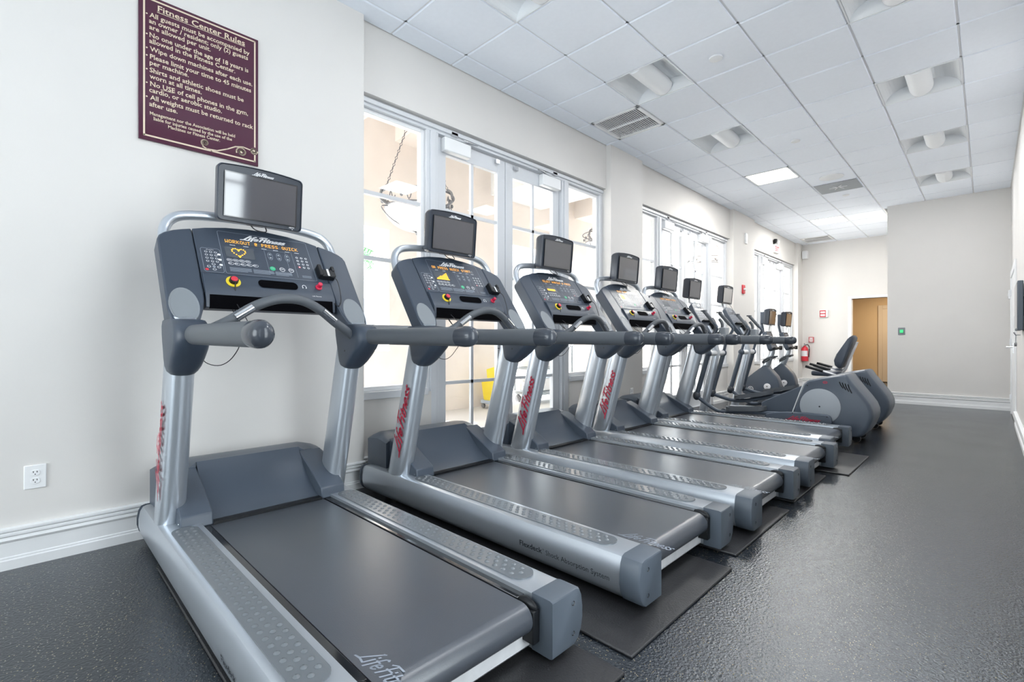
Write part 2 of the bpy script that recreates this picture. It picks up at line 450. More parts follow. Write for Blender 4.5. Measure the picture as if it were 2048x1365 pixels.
# baseboards: tall moulded profile (depth from wall, height)
BP = [(0, 0), (0.022, 0), (0.022, 0.045), (0.018, 0.05), (0.018, 0.058), (0.013, 0.062), (0.013, 0.128), (0.020, 0.134), (0.024, 0.142), (0.020, 0.150), (0.018, 0.156),
      (0.026, 0.163), (0.026, 0.172), (0.020, 0.177), (0.030, 0.186), (0.030, 0.195), (0.0, 0.199)]
def base_run(mb, axis, at, sgn, a, b):
    if axis == 'y': mb.prism(BP, lambda u, v, w_: (at + sgn * u, w_, v), a, b)
    else: mb.prism(BP, lambda u, v, w_: (w_, at + sgn * u, v), a, b)
q = MB()
for a, b in ((YF, 1.81), (5.17, 5.95), (9.27, 10.40), (13.55, YB)): base_run(q, 'y', XL, 1, a, b)
for a, b in BAYS:
    for s_, t_ in ((a, a + 0.70), (b - 0.70, b)): base_run(q, 'y', -3.47, 1, s_, t_)
tag(q.build('baseboard_left', M['white'], angle=25), 'tall white moulded baseboard along the window wall', 'baseboard', kind=S)
q = MB(); base_run(q, 'y', XR, -1, 2.2, 9.05)
tag(q.build('baseboard_right', M['white'], angle=25), 'white moulded baseboard along the right wall', 'baseboard', kind=S)
q = MB(); base_run(q, 'x', YB, -1, XL, DX0 - 0.07)
tag(q.build('baseboard_back', M['white'], angle=25), 'white baseboard under the far white wall', 'baseboard', kind=S)
q = MB(); base_run(q, 'x', YBOX, -1, XBOX - 0.02, XR)
tag(q.build('baseboard_far_right', M['white'], angle=25), 'white baseboard along the grey boxed-out wall', 'baseboard', kind=S)

# ---------------------------------------------------------------- window bays
nwin = ndoor = 0
BAYTXT = ['nearest bay', 'middle bay', 'far bay']
ntrim = 1
for bi, (a, b) in enumerate(BAYS):
    W = b - a; m1 = (a + 0.66, a + 0.79); m2 = (b - 0.82, b - 0.69)
    x0, x1 = -3.605, -3.485
    f = MB()
    f.span((x0, a, 2.96), (x1, b, 3.035)); f.span((x0, a, 0.665), (x1, a + 0.05, 2.96)); f.span((x0, b - 0.05, 0.665), (x1, b, 2.96))
    for p, q_ in (m1, m2):
        f.span((x0, p, 0), (x1, q_, 2.96)); f.span((x1, p + 0.035, 0), (x1 + 0.012, q_ - 0.035, 2.96))
    f.span((x0, a, 0.64), (x1 + 0.03, m1[0], 0.70)); f.span((x0, m2[1], 0.64), (x1 + 0.03, b, 0.70))
    f.span((x1, a, 2.985), (x1 + 0.02, b, 3.02)); f.span((x0, m1[1], 0.0), (x1, m2[0], 0.02))
    ntrim += 1
    tag(f.build('trim_%d' % ntrim, M['frame'], bevel=0.004), 'grey white window frame and mullions of the ' + BAYTXT[bi], 'trim', kind=S)
    for wi, (p, q_) in enumerate(((a + 0.05, m1[0]), (m2[1], b - 0.05))):
        nwin += 1
        r = empty('window_%d' % nwin, (-3.55, (p + q_) / 2, 0.70), 'tall narrow side window %s the doors of the %s' % ('before' if wi == 0 else 'beyond', BAYTXT[bi]), 'window', kind=S)
        h = (q_ - p) / 2
        f = MB()
        f.span((-0.03, -h, 0), (0.03, -h + 0.035, 2.26)); f.span((-0.03, h - 0.035, 0), (0.03, h, 2.26))
        f.span((-0.03, -h + 0.035, 0), (0.03, h - 0.035, 0.035)); f.span((-0.03, -h + 0.035, 2.225), (0.03, h - 0.035, 2.26))
        f.build('sash_frame', M['white'], r, bevel=0.004)
        f = MB()
        for z in (1.60, 1.073, 0.52): f.span((-0.016, -h + 0.035, z - 0.016), (0.016, h - 0.035, z + 0.016))
        f.build('muntin', M['frame'], r)
        f = MB(); f.span((-0.004, -h + 0.03, 0.03), (0.004, h - 0.03, 2.23)); f.build('pane', M['glass'], r, smooth=False)
    mid = (m1[1] + m2[0]) / 2
    for di, (p, q_) in enumerate(((m1[1] + 0.006, mid - 0.004), (mid + 0.004, m2[0] - 0.006))):
        ndoor += 1
        r = empty('door_%d' % ndoor, (-3.55, (p + q_) / 2, 0.02), 'white glazed %s door leaf in the %s' % ('first' if di == 0 else 'second', BAYTXT[bi]), 'door', kind=S)
        h = (q_ - p) / 2; sg = 1 if di == 0 else -1
        f = MB()
        f.span((-0.025, -h, 0), (0.025, -h + 0.105, 2.93)); f.span((-0.025, h - 0.105, 0), (0.025, h, 2.93))
        f.span((-0.025, -h + 0.105, 0), (0.025, h - 0.105, 0.24)); f.span((-0.025, -h + 0.105, 2.79), (0.025, h - 0.105, 2.93))
        f.build('leaf_frame', M['frame'], r, bevel=0.003)
        f = MB()
        for z in (2.285, 1.74, 1.19, 0.70): f.span((-0.014, -h + 0.105, z - 0.015), (0.014, h - 0.105, z + 0.015))
        f.span((-0.014, -0.015, 0.24), (0.014, 0.015, 2.79))
        f.build('muntin', M['frame'], r)
        f = MB(); f.span((-0.004, -h + 0.10, 0.235), (0.004, h - 0.10, 2.795)); f.build('pane', M['glass'], r, smooth=False)
        f = MB(); yc_ = -sg * (h - 0.20)
        f.span((0.026, yc_ - 0.155, 2.80), (0.095, yc_ + 0.155, 2.925))
        cl = f.build('door_closer', M['white'], r, bevel=0.010)
        f = MB(); ya = yc_ - sg * 0.05
        f.tube([(0.06, ya, 2.928), (0.09, ya + sg * 0.28, 2.945), (0.055, ya + sg * 0.06, 2.975)], (0.010, 0.005), 8)
        f.span((0.03, ya - 0.02, 2.955), (0.085, ya + 0.05, 2.99)); f.build('closer_arm', M['chrome'], cl)
        f = MB(); yh = sg * (h - 0.055)
        f.span((0.026, yh - 0.025, 0.92), (0.034, yh + 0.025, 1.12)); f.tube([(0.03, yh, 1.02), (0.075, yh, 1.02), (0.075, yh - sg * 0.11, 1.02)], 0.010, 8)
        f.build('handle', M['chrome'], r)
        f = MB(); f.span((0.026, sg * (h - 0.13) - 0.02, 2.87), (0.055, sg * (h - 0.13) + 0.03, 2.91)); f.build('top_catch', M['chrome'], r)
# right wall: rear window added for daylight, the other known from a screen reflection
for p, q_ in ((-1.5, -0.95), (0.60, 1.76)):
    nwin += 1
    r = empty('window_%d' % nwin, (XR + 0.08, (p + q_) / 2, 0.10), 'large unseen glazed bay in the right wall behind the camera', 'window', kind=S)
    h = (q_ - p) / 2; f = MB()
    f.span((-0.05, -h, 0), (0.05, -h + 0.06, 2.93)); f.span((-0.05, h - 0.06, 0), (0.05, h, 2.93))
    f.span((-0.05, -h, 0), (0.05, h, 0.06)); f.span((-0.05, -h, 2.87), (0.05, h, 2.93))
    for k in range(1, 3): f.span((-0.03, -h + 2 * h * k / 3 - 0.03, 0), (0.03, -h + 2 * h * k / 3 + 0.03, 2.9))
    for z in (0.75, 1.5, 2.2): f.span((-0.015, -h, z - 0.015), (0.015, h, z + 0.015))
    f.build('sash_frame', M['frame'], r)
    f = MB(); f.span((-0.004, -h + 0.05, 0.05), (0.004, h - 0.05, 2.88)); f.build('pane', M['glass'], r, smooth=False)

nwin += 1  # unseen window, added so daylight runs down the length of the room
r = empty('window_%d' % nwin, (-1.6, YF - 0.08, 0.10), 'wide unseen glazed bay added in the end wall to let in daylight', 'window', kind=S)
f = MB()
for x in (-1.47, -0.5, 0.5, 1.47): f.span((x - 0.03, -0.05, 0), (x + 0.03, 0.05, 2.95))
for z in (0.03, 0.75, 1.5, 2.2, 2.92): f.span((-1.5, -0.04, z - 0.02), (1.5, 0.04, z + 0.02))
f.build('sash_frame', M['frame'], r)
f = MB(); f.span((-1.48, -0.004, 0.03), (1.48, 0.004, 2.92)); f.build('pane', M['glass'], r, smooth=False)

# ---------------------------------------------------------------- ceiling fixtures
def troffer():
    r = empty('ceiling_light', (0, 0, H_C), 'x', 'ceiling light', 'recessed basket lights in the ceiling')
    h = P / 2 - 0.012
    f = MB()
    for s_ in (-1, 1):
        f.span((s_ * h, -h - 0.008, -0.006), (s_ * (h + 0.010), h + 0.008, 0.02)); f.span((-h, s_ * h, -0.006), (h, s_ * (h + 0.010), 0.02))
    f.build('frame', M['fixture'], r)
    f = MB(); h -= 0.003                           # two curved wells and the end walls
    arc = [(-h + (h - 0.07) * (1 - math.cos(t)), 0.135 * math.sin(t)) for t in [PI / 2 * i / 10 for i in range(11)]]
    prof = arc + [(-x, z) for x, z in reversed(arc)]
    for i in range(len(prof) - 1):
        (xa, za), (xb, zb) = prof[i], prof[i + 1]
        f.add([(xa, -h, za), (xb, -h, zb), (xb, h, zb), (xa, h, za)], [(0, 1, 2, 3)])
    for y in (-h, h):
        f.add([(x, y, z) for x, z in prof], [tuple(range(len(prof)))])
    f.build('reflector', M['fixture'], r, angle=50)
    f = MB()
    ba = ellipse(0, 0.075, 0.095, 0.095, 15, PI, 2 * PI)
    rings = []
    for y, k in ((-h + 0.004, 1.0), (h - 0.05, 1.0), (h - 0.02, 0.96), (h - 0.004, 0.86)):
        rings.append([(x * k, y, 0.075 + (z - 0.075) * k) for x, z in ba] + [(0.06 * k, y, 0.13), (-0.06 * k, y, 0.13)])
    f.loft(rings); f.build('lamp_basket', M['lens'], r, angle=50)
    return r
proto = troffer()
TL = {(2, 3.915): 'recessed basket light above the second treadmill, beside the ceiling vent', (2, 5.745): 'recessed basket light between the black vent and the glowing panel',
      (2, 2.09): 'recessed basket light cut off by the top edge, over the nearest bay', (5, 3.915): 'recessed basket light cut off by the top right edge of the view',
      (5, 5.745): 'largest recessed basket light of the right-hand ceiling row seen whole', (5, 7.56): 'recessed basket light second in the right-hand ceiling row',
      (5, 9.40): 'small recessed basket light nearest the grey boxed-out wall'}
first = True
for ix, y in TROFF:
    o = proto if first else copy_tree(proto); first = False
    o.location = (GX[ix] + P / 2, 4.522 + P * inc(ix, y) + P / 2, H_C)
    o['label'] = TL.get((ix, y), 'recessed basket light over the camera, just out of view')
for k, (ix, y) in enumerate(LIT):
    r = empty('ceiling_panel_light', (GX[ix] + P / 2, 4.522 + P * inc(ix, y) + P / 2, H_C), ('warm glowing flat ceiling panel above the fourth and fifth treadmills', 'faint glowing flat ceiling panel near the far wall')[k], 'ceiling light', 'flat glowing ceiling panels')
    h = P / 2 - 0.01
    f = MB(); f.span((-h + 0.02, -h + 0.02, 0.0), (h - 0.02, h - 0.02, 0.012)); f.build('diffuser', M['lit'], r, smooth=False)
    f = MB()
    for s_ in (-1, 1):
        f.span((s_ * (h - 0.02), -h, -0.004), (s_ * h, h, 0.02)); f.span((-h, s_ * (h - 0.02), -0.004), (h, s_ * h, 0.02))
    f.build('frame', M['fixture'], r)
def vent(ix, y, label):
    r = empty('air_vent', (GX[ix] + P / 2, 4.522 + P * inc(ix, y) + P / 2, H_C), label, 'vent', 'ceiling air vents')
    h = P / 2 - 0.008; f = MB()
    for s_ in (-1, 1):
        f.span((s_ * (h - 0.035), -h, -0.008), (s_ * h, h, 0.02)); f.span((-h, s_ * (h - 0.035), -0.008), (h, s_ * h, 0.02))
    f.span((-h, -0.008, -0.006), (h, 0.008, 0.02)); f.build('frame', M['white'], r, bevel=0.003)
    f = MB(); f.span((-h, -h, 0.06), (h, h, 0.07)); f.build('duct', M['hole_shade'], r, smooth=False)
    f = MB(); n = 22
    for i in range(n):
        x = -h + 0.045 + (2 * h - 0.09) * i / (n - 1)
        f.box((x, 0, 0.004), (0.0035, 2 * h - 0.07, 0.010), rot=Matrix.Rotation(0.5, 3, 'Y'))
    f.build('louvres', M['white'], r, smooth=False)
vent(1, 4.525, 'black slatted ceiling vent above the first pillar'); vent(1, 13.06, 'grey slatted ceiling vent in the far left corner')
r = empty('ceiling_grille', (GX[3] + P / 2, 4.522 + P * inc(3, 8.79) + P / 2, H_C), 'grey square diffuser plate in the ceiling between panel light and grey wall', 'vent')
f = MB(); f.span((-0.28, -0.28, -0.014), (0.28, 0.28, -0.004)); f.build('plate', M['disc'], r, bevel=0.004)
f = MB()
for k in range(6):
    f.tube([(0.02 * math.cos(k), 0.02 * math.sin(k), -0.016), (0.12 * math.cos(k * 1.05), 0.12 * math.sin(k * 1.05), -0.018)], 0.006, 6)
f.build('vane', M['white'], r)
for x, y, rad, nm, lab, ct in ((-1.686, 4.24, 0.055, 'sprinkler_cover', 'round white sprinkler cover in the ceiling above the nearest treadmills', 'sprinkler cover'),
                       (-1.681, 6.67, 0.05, 'sprinkler_cover', 'small white sprinkler cover halfway down the ceiling', 'sprinkler cover'),
                       (-1.694, 9.70, 0.05, 'sprinkler_cover', 'tiny white sprinkler cover past the square ceiling diffuser', 'sprinkler cover'),
                       (-1.665, 8.50, 0.125, 'ceiling_speaker', 'round white ceiling speaker beside the square ceiling diffuser', 'speaker')):
    f = MB(); f.lathe([(0.0, -0.014), (rad * 0.85, -0.014), (rad, -0.010), (rad, 0.003)], (x, y, H_C - 0.004), (0, 0, 1), 24, cap=False)
    if nm == 'ceiling_speaker': f.lathe([(rad * 1.25, -0.008), (rad * 1.25, 0.0)], (x, y, H_C - 0.004)); f.lathe([(rad, -0.009), (rad * 1.25, -0.006)], (x, y, H_C - 0.004))
    tag(f.build(nm, M['fixture']), lab, ct, 'sprinkler covers' if nm == 'sprinkler_cover' else None)

# ---------------------------------------------------------------- rules sign
SY0, SY1, SZ0, SZ1 = 0.447, 1.063, 2.226, 3.040
sg = empty('rules_sign', (XL, 0, 0), 'large maroon rules sign with cream lettering on the left wall', 'sign')
f = MB(); f.span((0.0, SY0, SZ0), (0.014, SY1, SZ1)); f.build('board', M['maroon'], sg, bevel=0.002)
sf = lambda u, v: (0.0155, u, v)
f = MB()
rows = [('Fitness Center Rules', 0.532, 2.969, 0.984), ('All guests must be accompanied by', 0.495, 2.920, 1.011), ('an owner / resident; only (2) guests', 0.494, 2.886, 1.002),
        ('are allowed per unit.', 0.495, 2.852, 0.795), ('No one under the age of 18 years is', 0.495, 2.808, 1.004), ('allowed in the Fitness Center.', 0.495, 2.774, 0.929),
        ('Wipe down machines after each use.', 0.497, 2.730, 1.027), ('Please limit your time to 45 minutes', 0.497, 2.687, 1.020), ('per machine.', 0.497, 2.653, 0.683),
        ('Shirts and athletic shoes must be', 0.497, 2.611, 0.977), ('worn at all times.', 0.497, 2.576, 0.748), ('No USE of cell phones in the gym,', 0.498, 2.534, 1.002),
        ('cardio, or aerobic studio.', 0.495, 2.499, 0.855), ('All weights must be returned to rack', 0.498, 2.457, 1.033), ('after use.', 0.495, 2.420, 0.628),
        ('Management nor the Association will be held', 0.497, 2.372, 0.929), ('liable for injuries caused by the use of the', 0.514, 2.346, 0.911), ('Machines or Fitness Center.', 0.582, 2.321, 0.845)]
for i, (t, u0, v0, u1) in enumerate(rows):
    sz = 0.047 if i == 0 else (0.037 if i < 15 else 0.026)
    put_text(f, t, sf, u0, v0, width=u1 - u0, size=sz, bold=0.014, serif=True)
for z in (2.921, 2.808, 2.730, 2.688, 2.611, 2.535, 2.457):
    f.poly(ellipse(0.484, z + 0.012, 0.0042, 0.0042, 10), sf)
f.ribbon([(0.532, 2.962), (0.984, 2.964)], 0.003, sf)
f.ribbon([(0.548, 2.530), (0.607, 2.531)], 0.0025, sf)
f.build('lettering', M['cream'], sg, smooth=False)
f = MB()
f.ribbon([(0.80, 2.252), (0.472, 2.252), (0.472, 3.020), (1.042, 3.020), (1.042, 2.345)], 0.009, sf)
f.ribbon([(0.80, 2.252), (1.042, 2.252), (1.042, 2.298)], 0.009, sf)
def spiral(cx, cy, r0, r1, a0, a1, n=26): return [(cx + (r0 + (r1 - r0) * i / n) * math.cos(math.radians(a0 + (a1 - a0) * i / n)), cy + (r0 + (r1 - r0) * i / n) * math.sin(math.radians(a0 + (a1 - a0) * i / n))) for i in range(n + 1)]
f.ribbon(spiral(0.766, 2.292, 0.004, 0.021, 0, 600) + [(0.755, 2.268), (0.775, 2.258), (0.83, 2.262), (0.885, 2.288), (0.93, 2.316), (0.975, 2.326), (1.02, 2.318), (1.045, 2.302)], 0.007, sf)
f.ribbon(spiral(0.965, 2.292, 0.006, 0.030, 0, 560), 0.008, sf)
f.ribbon(spiral(1.036, 2.318, 0.006, 0.022, 180, 720), 0.007, sf)
f.poly(ellipse(0.965, 2.292, 0.008, 0.008, 12), sf); f.poly(ellipse(1.036, 2.318, 0.008, 0.008, 12), sf)
f.build('border', M['cream'], sg, smooth=False)

# ---------------------------------------------------------------- wall fittings
def outlet(y, z, label, hh=0.0585, hw=0.0405):
    r = empty('wall_outlet', (XL, y, z), label, 'outlet', 'duplex wall outlets')
    f = MB(); f.span((0, -hw, -hh), (0.007, hw, hh)); f.build('cover_plate', M['white'], r, bevel=0.004)
    for k in (-1, 1):
        f = MB(); f.prism(rrect(-0.0175, k * 0.0195 - 0.0145, 0.0175, k * 0.0195 + 0.0145, 0.012), YZ, 0.0065, 0.0095)
        s_ = f.build('socket', M['white'], r, bevel=0.001)
        f = MB()
        for u in (-0.0065, 0.0065): f.span((0.0093, u - 0.0015, k * 0.0195 + 0.001), (0.0099, u + 0.0015, k * 0.0195 + 0.009))
        f.span((0.0093, -0.0022, k * 0.0195 - 0.009), (0.0099, 0.0022, k * 0.0195 - 0.0045)); f.build('slots', M['black'], s_, smooth=False)
outlet(0.041, 0.427, 'white duplex outlet left of the nearest treadmill')
outlet(5.66, 0.43, 'white duplex outlet on the pillar behind the third treadmill')

# fire alarm strobe on the pillar
r = empty('fire_strobe', (XL - 0.004, 9.75, 2.12), 'small red fire alarm strobe on the white pillar', 'fire alarm')
f = MB(); f.span((0, -0.06, -0.085), (0.03, 0.06, 0.085)); f.build('housing', M['red'], r, bevel=0.008)
f = MB(); f.span((0.03, -0.045, -0.015), (0.055, 0.045, 0.02)); f.build('lamp', M['white'], r, bevel=0.006)
r = empty('chime_box', (XL - 0.004, 9.89, 3.12), 'white oblong chime box high on the pillar', 'chime')
f = MB(); f.span((0, -0.05, -0.10), (0.03, 0.05, 0.10)); f.build('cover', M['white'], r, bevel=0.006)
f = MB(); f.span((0.03, -0.035, -0.08), (0.033, 0.035, -0.02)); f.build('grille', M['fixture'], r)
# emergency light and EXIT sign over the far doors
r = empty('exit_sign', (-3.43, 11.95, 3.10), 'red and white EXIT sign with twin lamps over the far doors', 'exit sign')
f = MB(); f.span((0, -0.15, 0.02), (0.05, 0.15, 0.20)); f.build('housing', M['white'], r, bevel=0.006)
f = MB(); put_text(f, 'EXIT', lambda u, v: (0.0515, u, v), 0, 0.055, width=0.25, size=0.155, bold=0.03, center=True); f.build('lettering', M['red'], r, smooth=False)
for y in (-0.11, 0.07):
    f = MB(); f.span((0.005, y - 0.02, 0.20), (0.03, y + 0.02, 0.235)); f.lathe([(0.02, -0.03), (0.045, -0.02), (0.052, 0.03), (0.045, 0.035), (0.0, 0.035)], (0.035, y, 0.275), (0.85, 0, -0.25), 14, cap=True)
    f.build('lamp_head', M['black'] if y < 0 else M['white'], r)
# back wall fittings
def on_back(name, x, z, label, cat): return empty(name, (x, YB + 0.004, z), label, cat)
r = on_back('fire_extinguisher', -3.285, 0.83, 'red fire extinguisher hanging in the far left corner', 'fire extinguisher')
f = MB(); f.lathe([(0.0, -0.20), (0.075, -0.20), (0.078, -0.19), (0.078, 0.10), (0.06, 0.14), (0.028, 0.165), (0.026, 0.19), (0.0, 0.19)], (0, -0.095, 0), seg=20); f.build('cylinder', M['red'], r)
f = MB(); f.prism([(math.cos(a) * 0.0795, math.sin(a) * 0.0795) for a in [PI * (1.15 + 0.7 * i / 10) for i in range(11)]], lambda u, v, w_: (u, v - 0.095, w_), -0.08, 0.06, cap0=False, cap1=False); f.build('instruction_label', M['print_w'], r)
f = MB(); f.span((-0.02, -0.12, 0.19), (0.02, -0.07, 0.22)); f.tube([(0, -0.10, 0.22), (0.0, -0.15, 0.25), (0, -0.20, 0.235)], (0.012, 0.004), 8); f.tube([(0, -0.10, 0.21), (0.0, -0.15, 0.21), (0, -0.19, 0.19)], (0.012, 0.004), 8); f.build('valve_handle', M['chrome'], r)
f = MB(); f.tube([(0.02, -0.095, 0.205), (0.07, -0.10, 0.21), (0.10, -0.10, 0.14), (0.095, -0.10, 0.0), (0.09, -0.10, -0.1)], 0.010, 8, smooth=4); f.build('hose', M['black'], r)
f = MB(); f.span((-0.02, -0.03, 0.05), (0.02, 0.0, 0.2)); f.build('bracket', M['steel'], r)
r = on_back('fire_alarm_pull', -3.158, 1.166, 'dark red fire alarm pull station above the extinguisher', 'fire alarm')
f = MB(); f.span((-0.055, -0.045, -0.07), (0.055, 0, 0.07)); f.build('housing', M['pink'], r, bevel=0.006)
f = MB(); f.span((-0.04, -0.055, -0.02), (0.04, -0.045, 0.005)); f.span((-0.035, -0.0465, 0.02), (0.035, -0.045, 0.05)); f.span((-0.035, -0.0465, -0.055), (0.035, -0.045, -0.035)); f.build('pull_bar', M['print_w'], r)
r = on_back('fire_horn', -2.885, 1.81, 'square white and red fire horn on the far wall', 'fire alarm')
f = MB(); f.span((-0.09, -0.05, -0.09), (0.09, 0, 0.09)); f.build('housing', M['white'], r, bevel=0.008)
f = MB()
for z in (-0.07, 0.0, 0.07): f.span((-0.085, -0.054, z - 0.012), (0.045, -0.049, z + 0.012))
f.span((-0.085, -0.054, -0.07), (-0.07, -0.049, 0.07)); f.span((0.03, -0.054, -0.07), (0.045, -0.049, 0.07)); f.build('red_band', M['red'], r, smooth=False)
r = on_back('wall_speaker', -3.285, 3.31, 'small white speaker box high in the far left corner', 'speaker')
f = MB(); f.span((-0.06, -0.12, -0.10), (0.06, 0, 0.10)); f.build('box', M['white'], r, bevel=0.01)
f = MB(); f.span((-0.045, -0.124, -0.085), (0.045, -0.119, 0.085)); f.build('grille', M['fixture'], r)
r = on_back('door_latch_plate', DX0 + 0.03, 0.98, 'small brass strike on the far doorway edge', 'door hardware')
f = MB(); f.span((-0.028, -0.028, -0.05), (0.02, -0.016, 0.05)); f.build('plate', M['brass'], r, bevel=0.003)
f = MB(); f.span((-0.02, -0.032, -0.02), (0.0, -0.027, 0.02)); f.build('latch', M['black'], r)
r = empty('exit_button', (-1.098, YBOX + 0.004, 1.296), 'square green lit push button on the grey wall', 'button')
f = MB(); f.span((-0.05, -0.012, -0.065), (0.05, 0, 0.065)); f.build('cover_plate', M['oval'], r, bevel=0.003)
f = MB(); f.span((-0.026, -0.022, -0.03), (0.026, -0.011, 0.028)); f.build('button', M['greenlit'], r, bevel=0.004)
# door, reader and screen on the right wall
d = empty('door_8', (XR, 9.85, 0), 'white door edge-on in the right wall by the far corner', 'door', kind=S)
f = MB(); f.span((-0.02, -0.80, 0), (0.0, -0.70, 2.18)); f.span((-0.02, 0.74, 0), (0.0, 0.84, 2.18)); f.span((-0.02, -0.70, 2.08), (0.0, 0.74, 2.18)); f.build('door_frame', M['white'], d, bevel=0.004)
f = MB(); f.span((-0.008, -0.70, 0.02), (0.0, 0.74, 2.08)); f.build('door_panel', M['white'], d)
f = MB(); f.span((-0.014, 0.01, 0.94), (-0.007, 0.07, 1.10)); f.tube([(-0.01, 0.04, 1.03), (-0.07, 0.04, 1.03), (-0.07, 0.17, 1.02)], 0.010, 8); f.build('handle', M['chrome'], d)
f = MB()
for z in (0.25, 1.1, 1.85): f.span((-0.03, 0.72, z - 0.05), (-0.005, 0.76, z + 0.05))
f.build('hinge', M['steel'], d)
r = empty('light_switch', (XR, 10.80, 1.84), 'small white switch box beside the far corner of the right wall', 'switch')
f = MB(); f.span((-0.04, -0.05, -0.07), (0, 0.05, 0.07)); f.build('cover_plate', M['white'], r, bevel=0.005)
f = MB(); f.span((-0.046, -0.012, -0.025), (-0.039, 0.012, 0.025)); f.build('rocker', M['fixture'], r)
r = empty('wall_monitor', (XR, 7.35, 1.47), 'dark flat screen hung on the right wall, seen edge-on', 'screen')
f = MB(); f.span((-0.055, -0.30, -0.25), (-0.012, 0.36, 0.25)); f.build('casing', M['endcap'], r, bevel=0.008)
f = MB(); f.span((-0.058, -0.28, -0.23), (-0.054, 0.34, 0.23)); f.build('screen', M['screen'], r)
f = MB(); f.span((-0.015, -0.1, -0.1), (0, 0.1, 0.1)); f.build('bracket', M['black'], r)
r = empty('wall_phone', (XR, 8.02, 1.45), 'white wall intercom beside the dark edge-on screen', 'intercom')
f = MB(); f.span((-0.03, -0.07, -0.22), (0, 0.07, 0.22)); f.build('body', M['white'], r, bevel=0.008)
f = MB(); f.span((-0.055, -0.03, -0.19), (-0.028, 0.03, -0.05)); f.build('handset', M['steel'], r, bevel=0.01)
r = empty('key_hook', (XR, 7.95, 1.16), 'metal hook with a hanging key fob below the intercom', 'hook')
f = MB(); f.tube([(0, 0, 0.02), (-0.04, 0, 0.02), (-0.055, 0, 0.05)], 0.008, 8); f.build('hook', M['chrome'], r)
f = MB(); f.tube([(-0.04, 0, 0.02), (-0.042, 0, -0.07)], 0.003, 6); f.lathe([(0, -0.012), (0.022, -0.01), (0.022, 0.01), (0, 0.012)], (-0.042, 0, -0.09), (1, 0, 0), 12); f.build('key_fob', M['iron'], r)
# ---------------------------------------------------------------- treadmill (local: x=0 at the rear caps, -x towards the wall, y across, z up)
RAIL = [(0.318, 0.222), (0.452, 0.222), (0.470, 0.215), (0.482, 0.192), (0.489, 0.15), (0.489, 0.11), (0.480, 0.072), (0.463, 0.046), (0.44, 0.032), (0.318, 0.032)]
KO = Vector((-1.50, 0, 1.19)); KU = Vector((-0.58, 0, 0.815)).normalized(); KN = Vector((0.815, 0, 0.58)).normalized()
def kp(y, s, n=0.0):
    p = KO + KU * s + KN * n
    return (p.x, y, p.z)
def kf(n): return lambda u, v: kp(u, v, n)

def make_tv(parent, loc, w, h, tilt, rz=0.0):
    tv = MB()
    out = rrect(-w / 2, -h / 2, w / 2, h / 2, 0.022)
    def arch(pts, k=0.014): return [(u, v + (k * (1 - (2 * u / w) ** 2) if v > 0 else 0)) for u, v in pts]
    dense = []
    pts = out
    for i in range(len(pts)):
        a, b = pts[i], pts[(i + 1) % len(pts)]
        n = 8 if abs(a[0] - b[0]) > 0.1 else 1
        dense += [(a[0] + (b[0] - a[0]) * j / n, a[1] + (b[1] - a[1]) * j / n) for j in range(n)]
    def ring(x, k): return [(x, u * k, v * k) for u, v in arch(dense)]
    tv.loft([ring(0.026, 0.965), ring(0.034, 0.975), ring(0.030, 1.0), ring(-0.005, 1.0), ring(-0.012, 0.985), ring(-0.020, 0.985), ring(-0.048, 0.94), ring(-0.060, 0.90)][::-1])
    o = tv.build('television', M['bezel'], parent, angle=40)
    o.location = loc; o.rotation_euler = (0, tilt, rz)
    sw, sh = w * 0.415, h * 0.385; off = -0.004
    f = MB(); f.span((0.030, -sw, -sh + off), (0.0352, sw, sh + off)); f.build('screen', M['screen'], o, smooth=False)
    f = MB()
    for (a, b, c_, d_) in ((-sw - 0.005, -sh - 0.005, sw + 0.005, -sh), (-sw - 0.005, sh, sw + 0.005, sh + 0.005), (-sw - 0.005, -sh, -sw, sh), (sw, -sh, sw + 0.005, sh)):
        f.span((0.030, a, b + off), (0.0362, c_, d_ + off))
    f.build('screen_rim', M['gloss'], o, smooth=False)
    f = MB(); tf = lambda u, v: (0.0349, u, v)
    put_script(f, tf, -0.052, h * 0.43 - 0.006, 0.112, 0.018, wt=0.42)
    put_text(f, 'HDTV', tf, sw - 0.034, -h * 0.456, width=0.030, size=0.012, bold=0.02, shear=0.2)
    f.build('lettering', M['print_w'], o, smooth=False)
    f = MB(); f.box((0.035, sw - 0.016, -h * 0.475), (0.002, 0.004, 0.004)); f.build('power_light', M['print_w'], o)
    return o

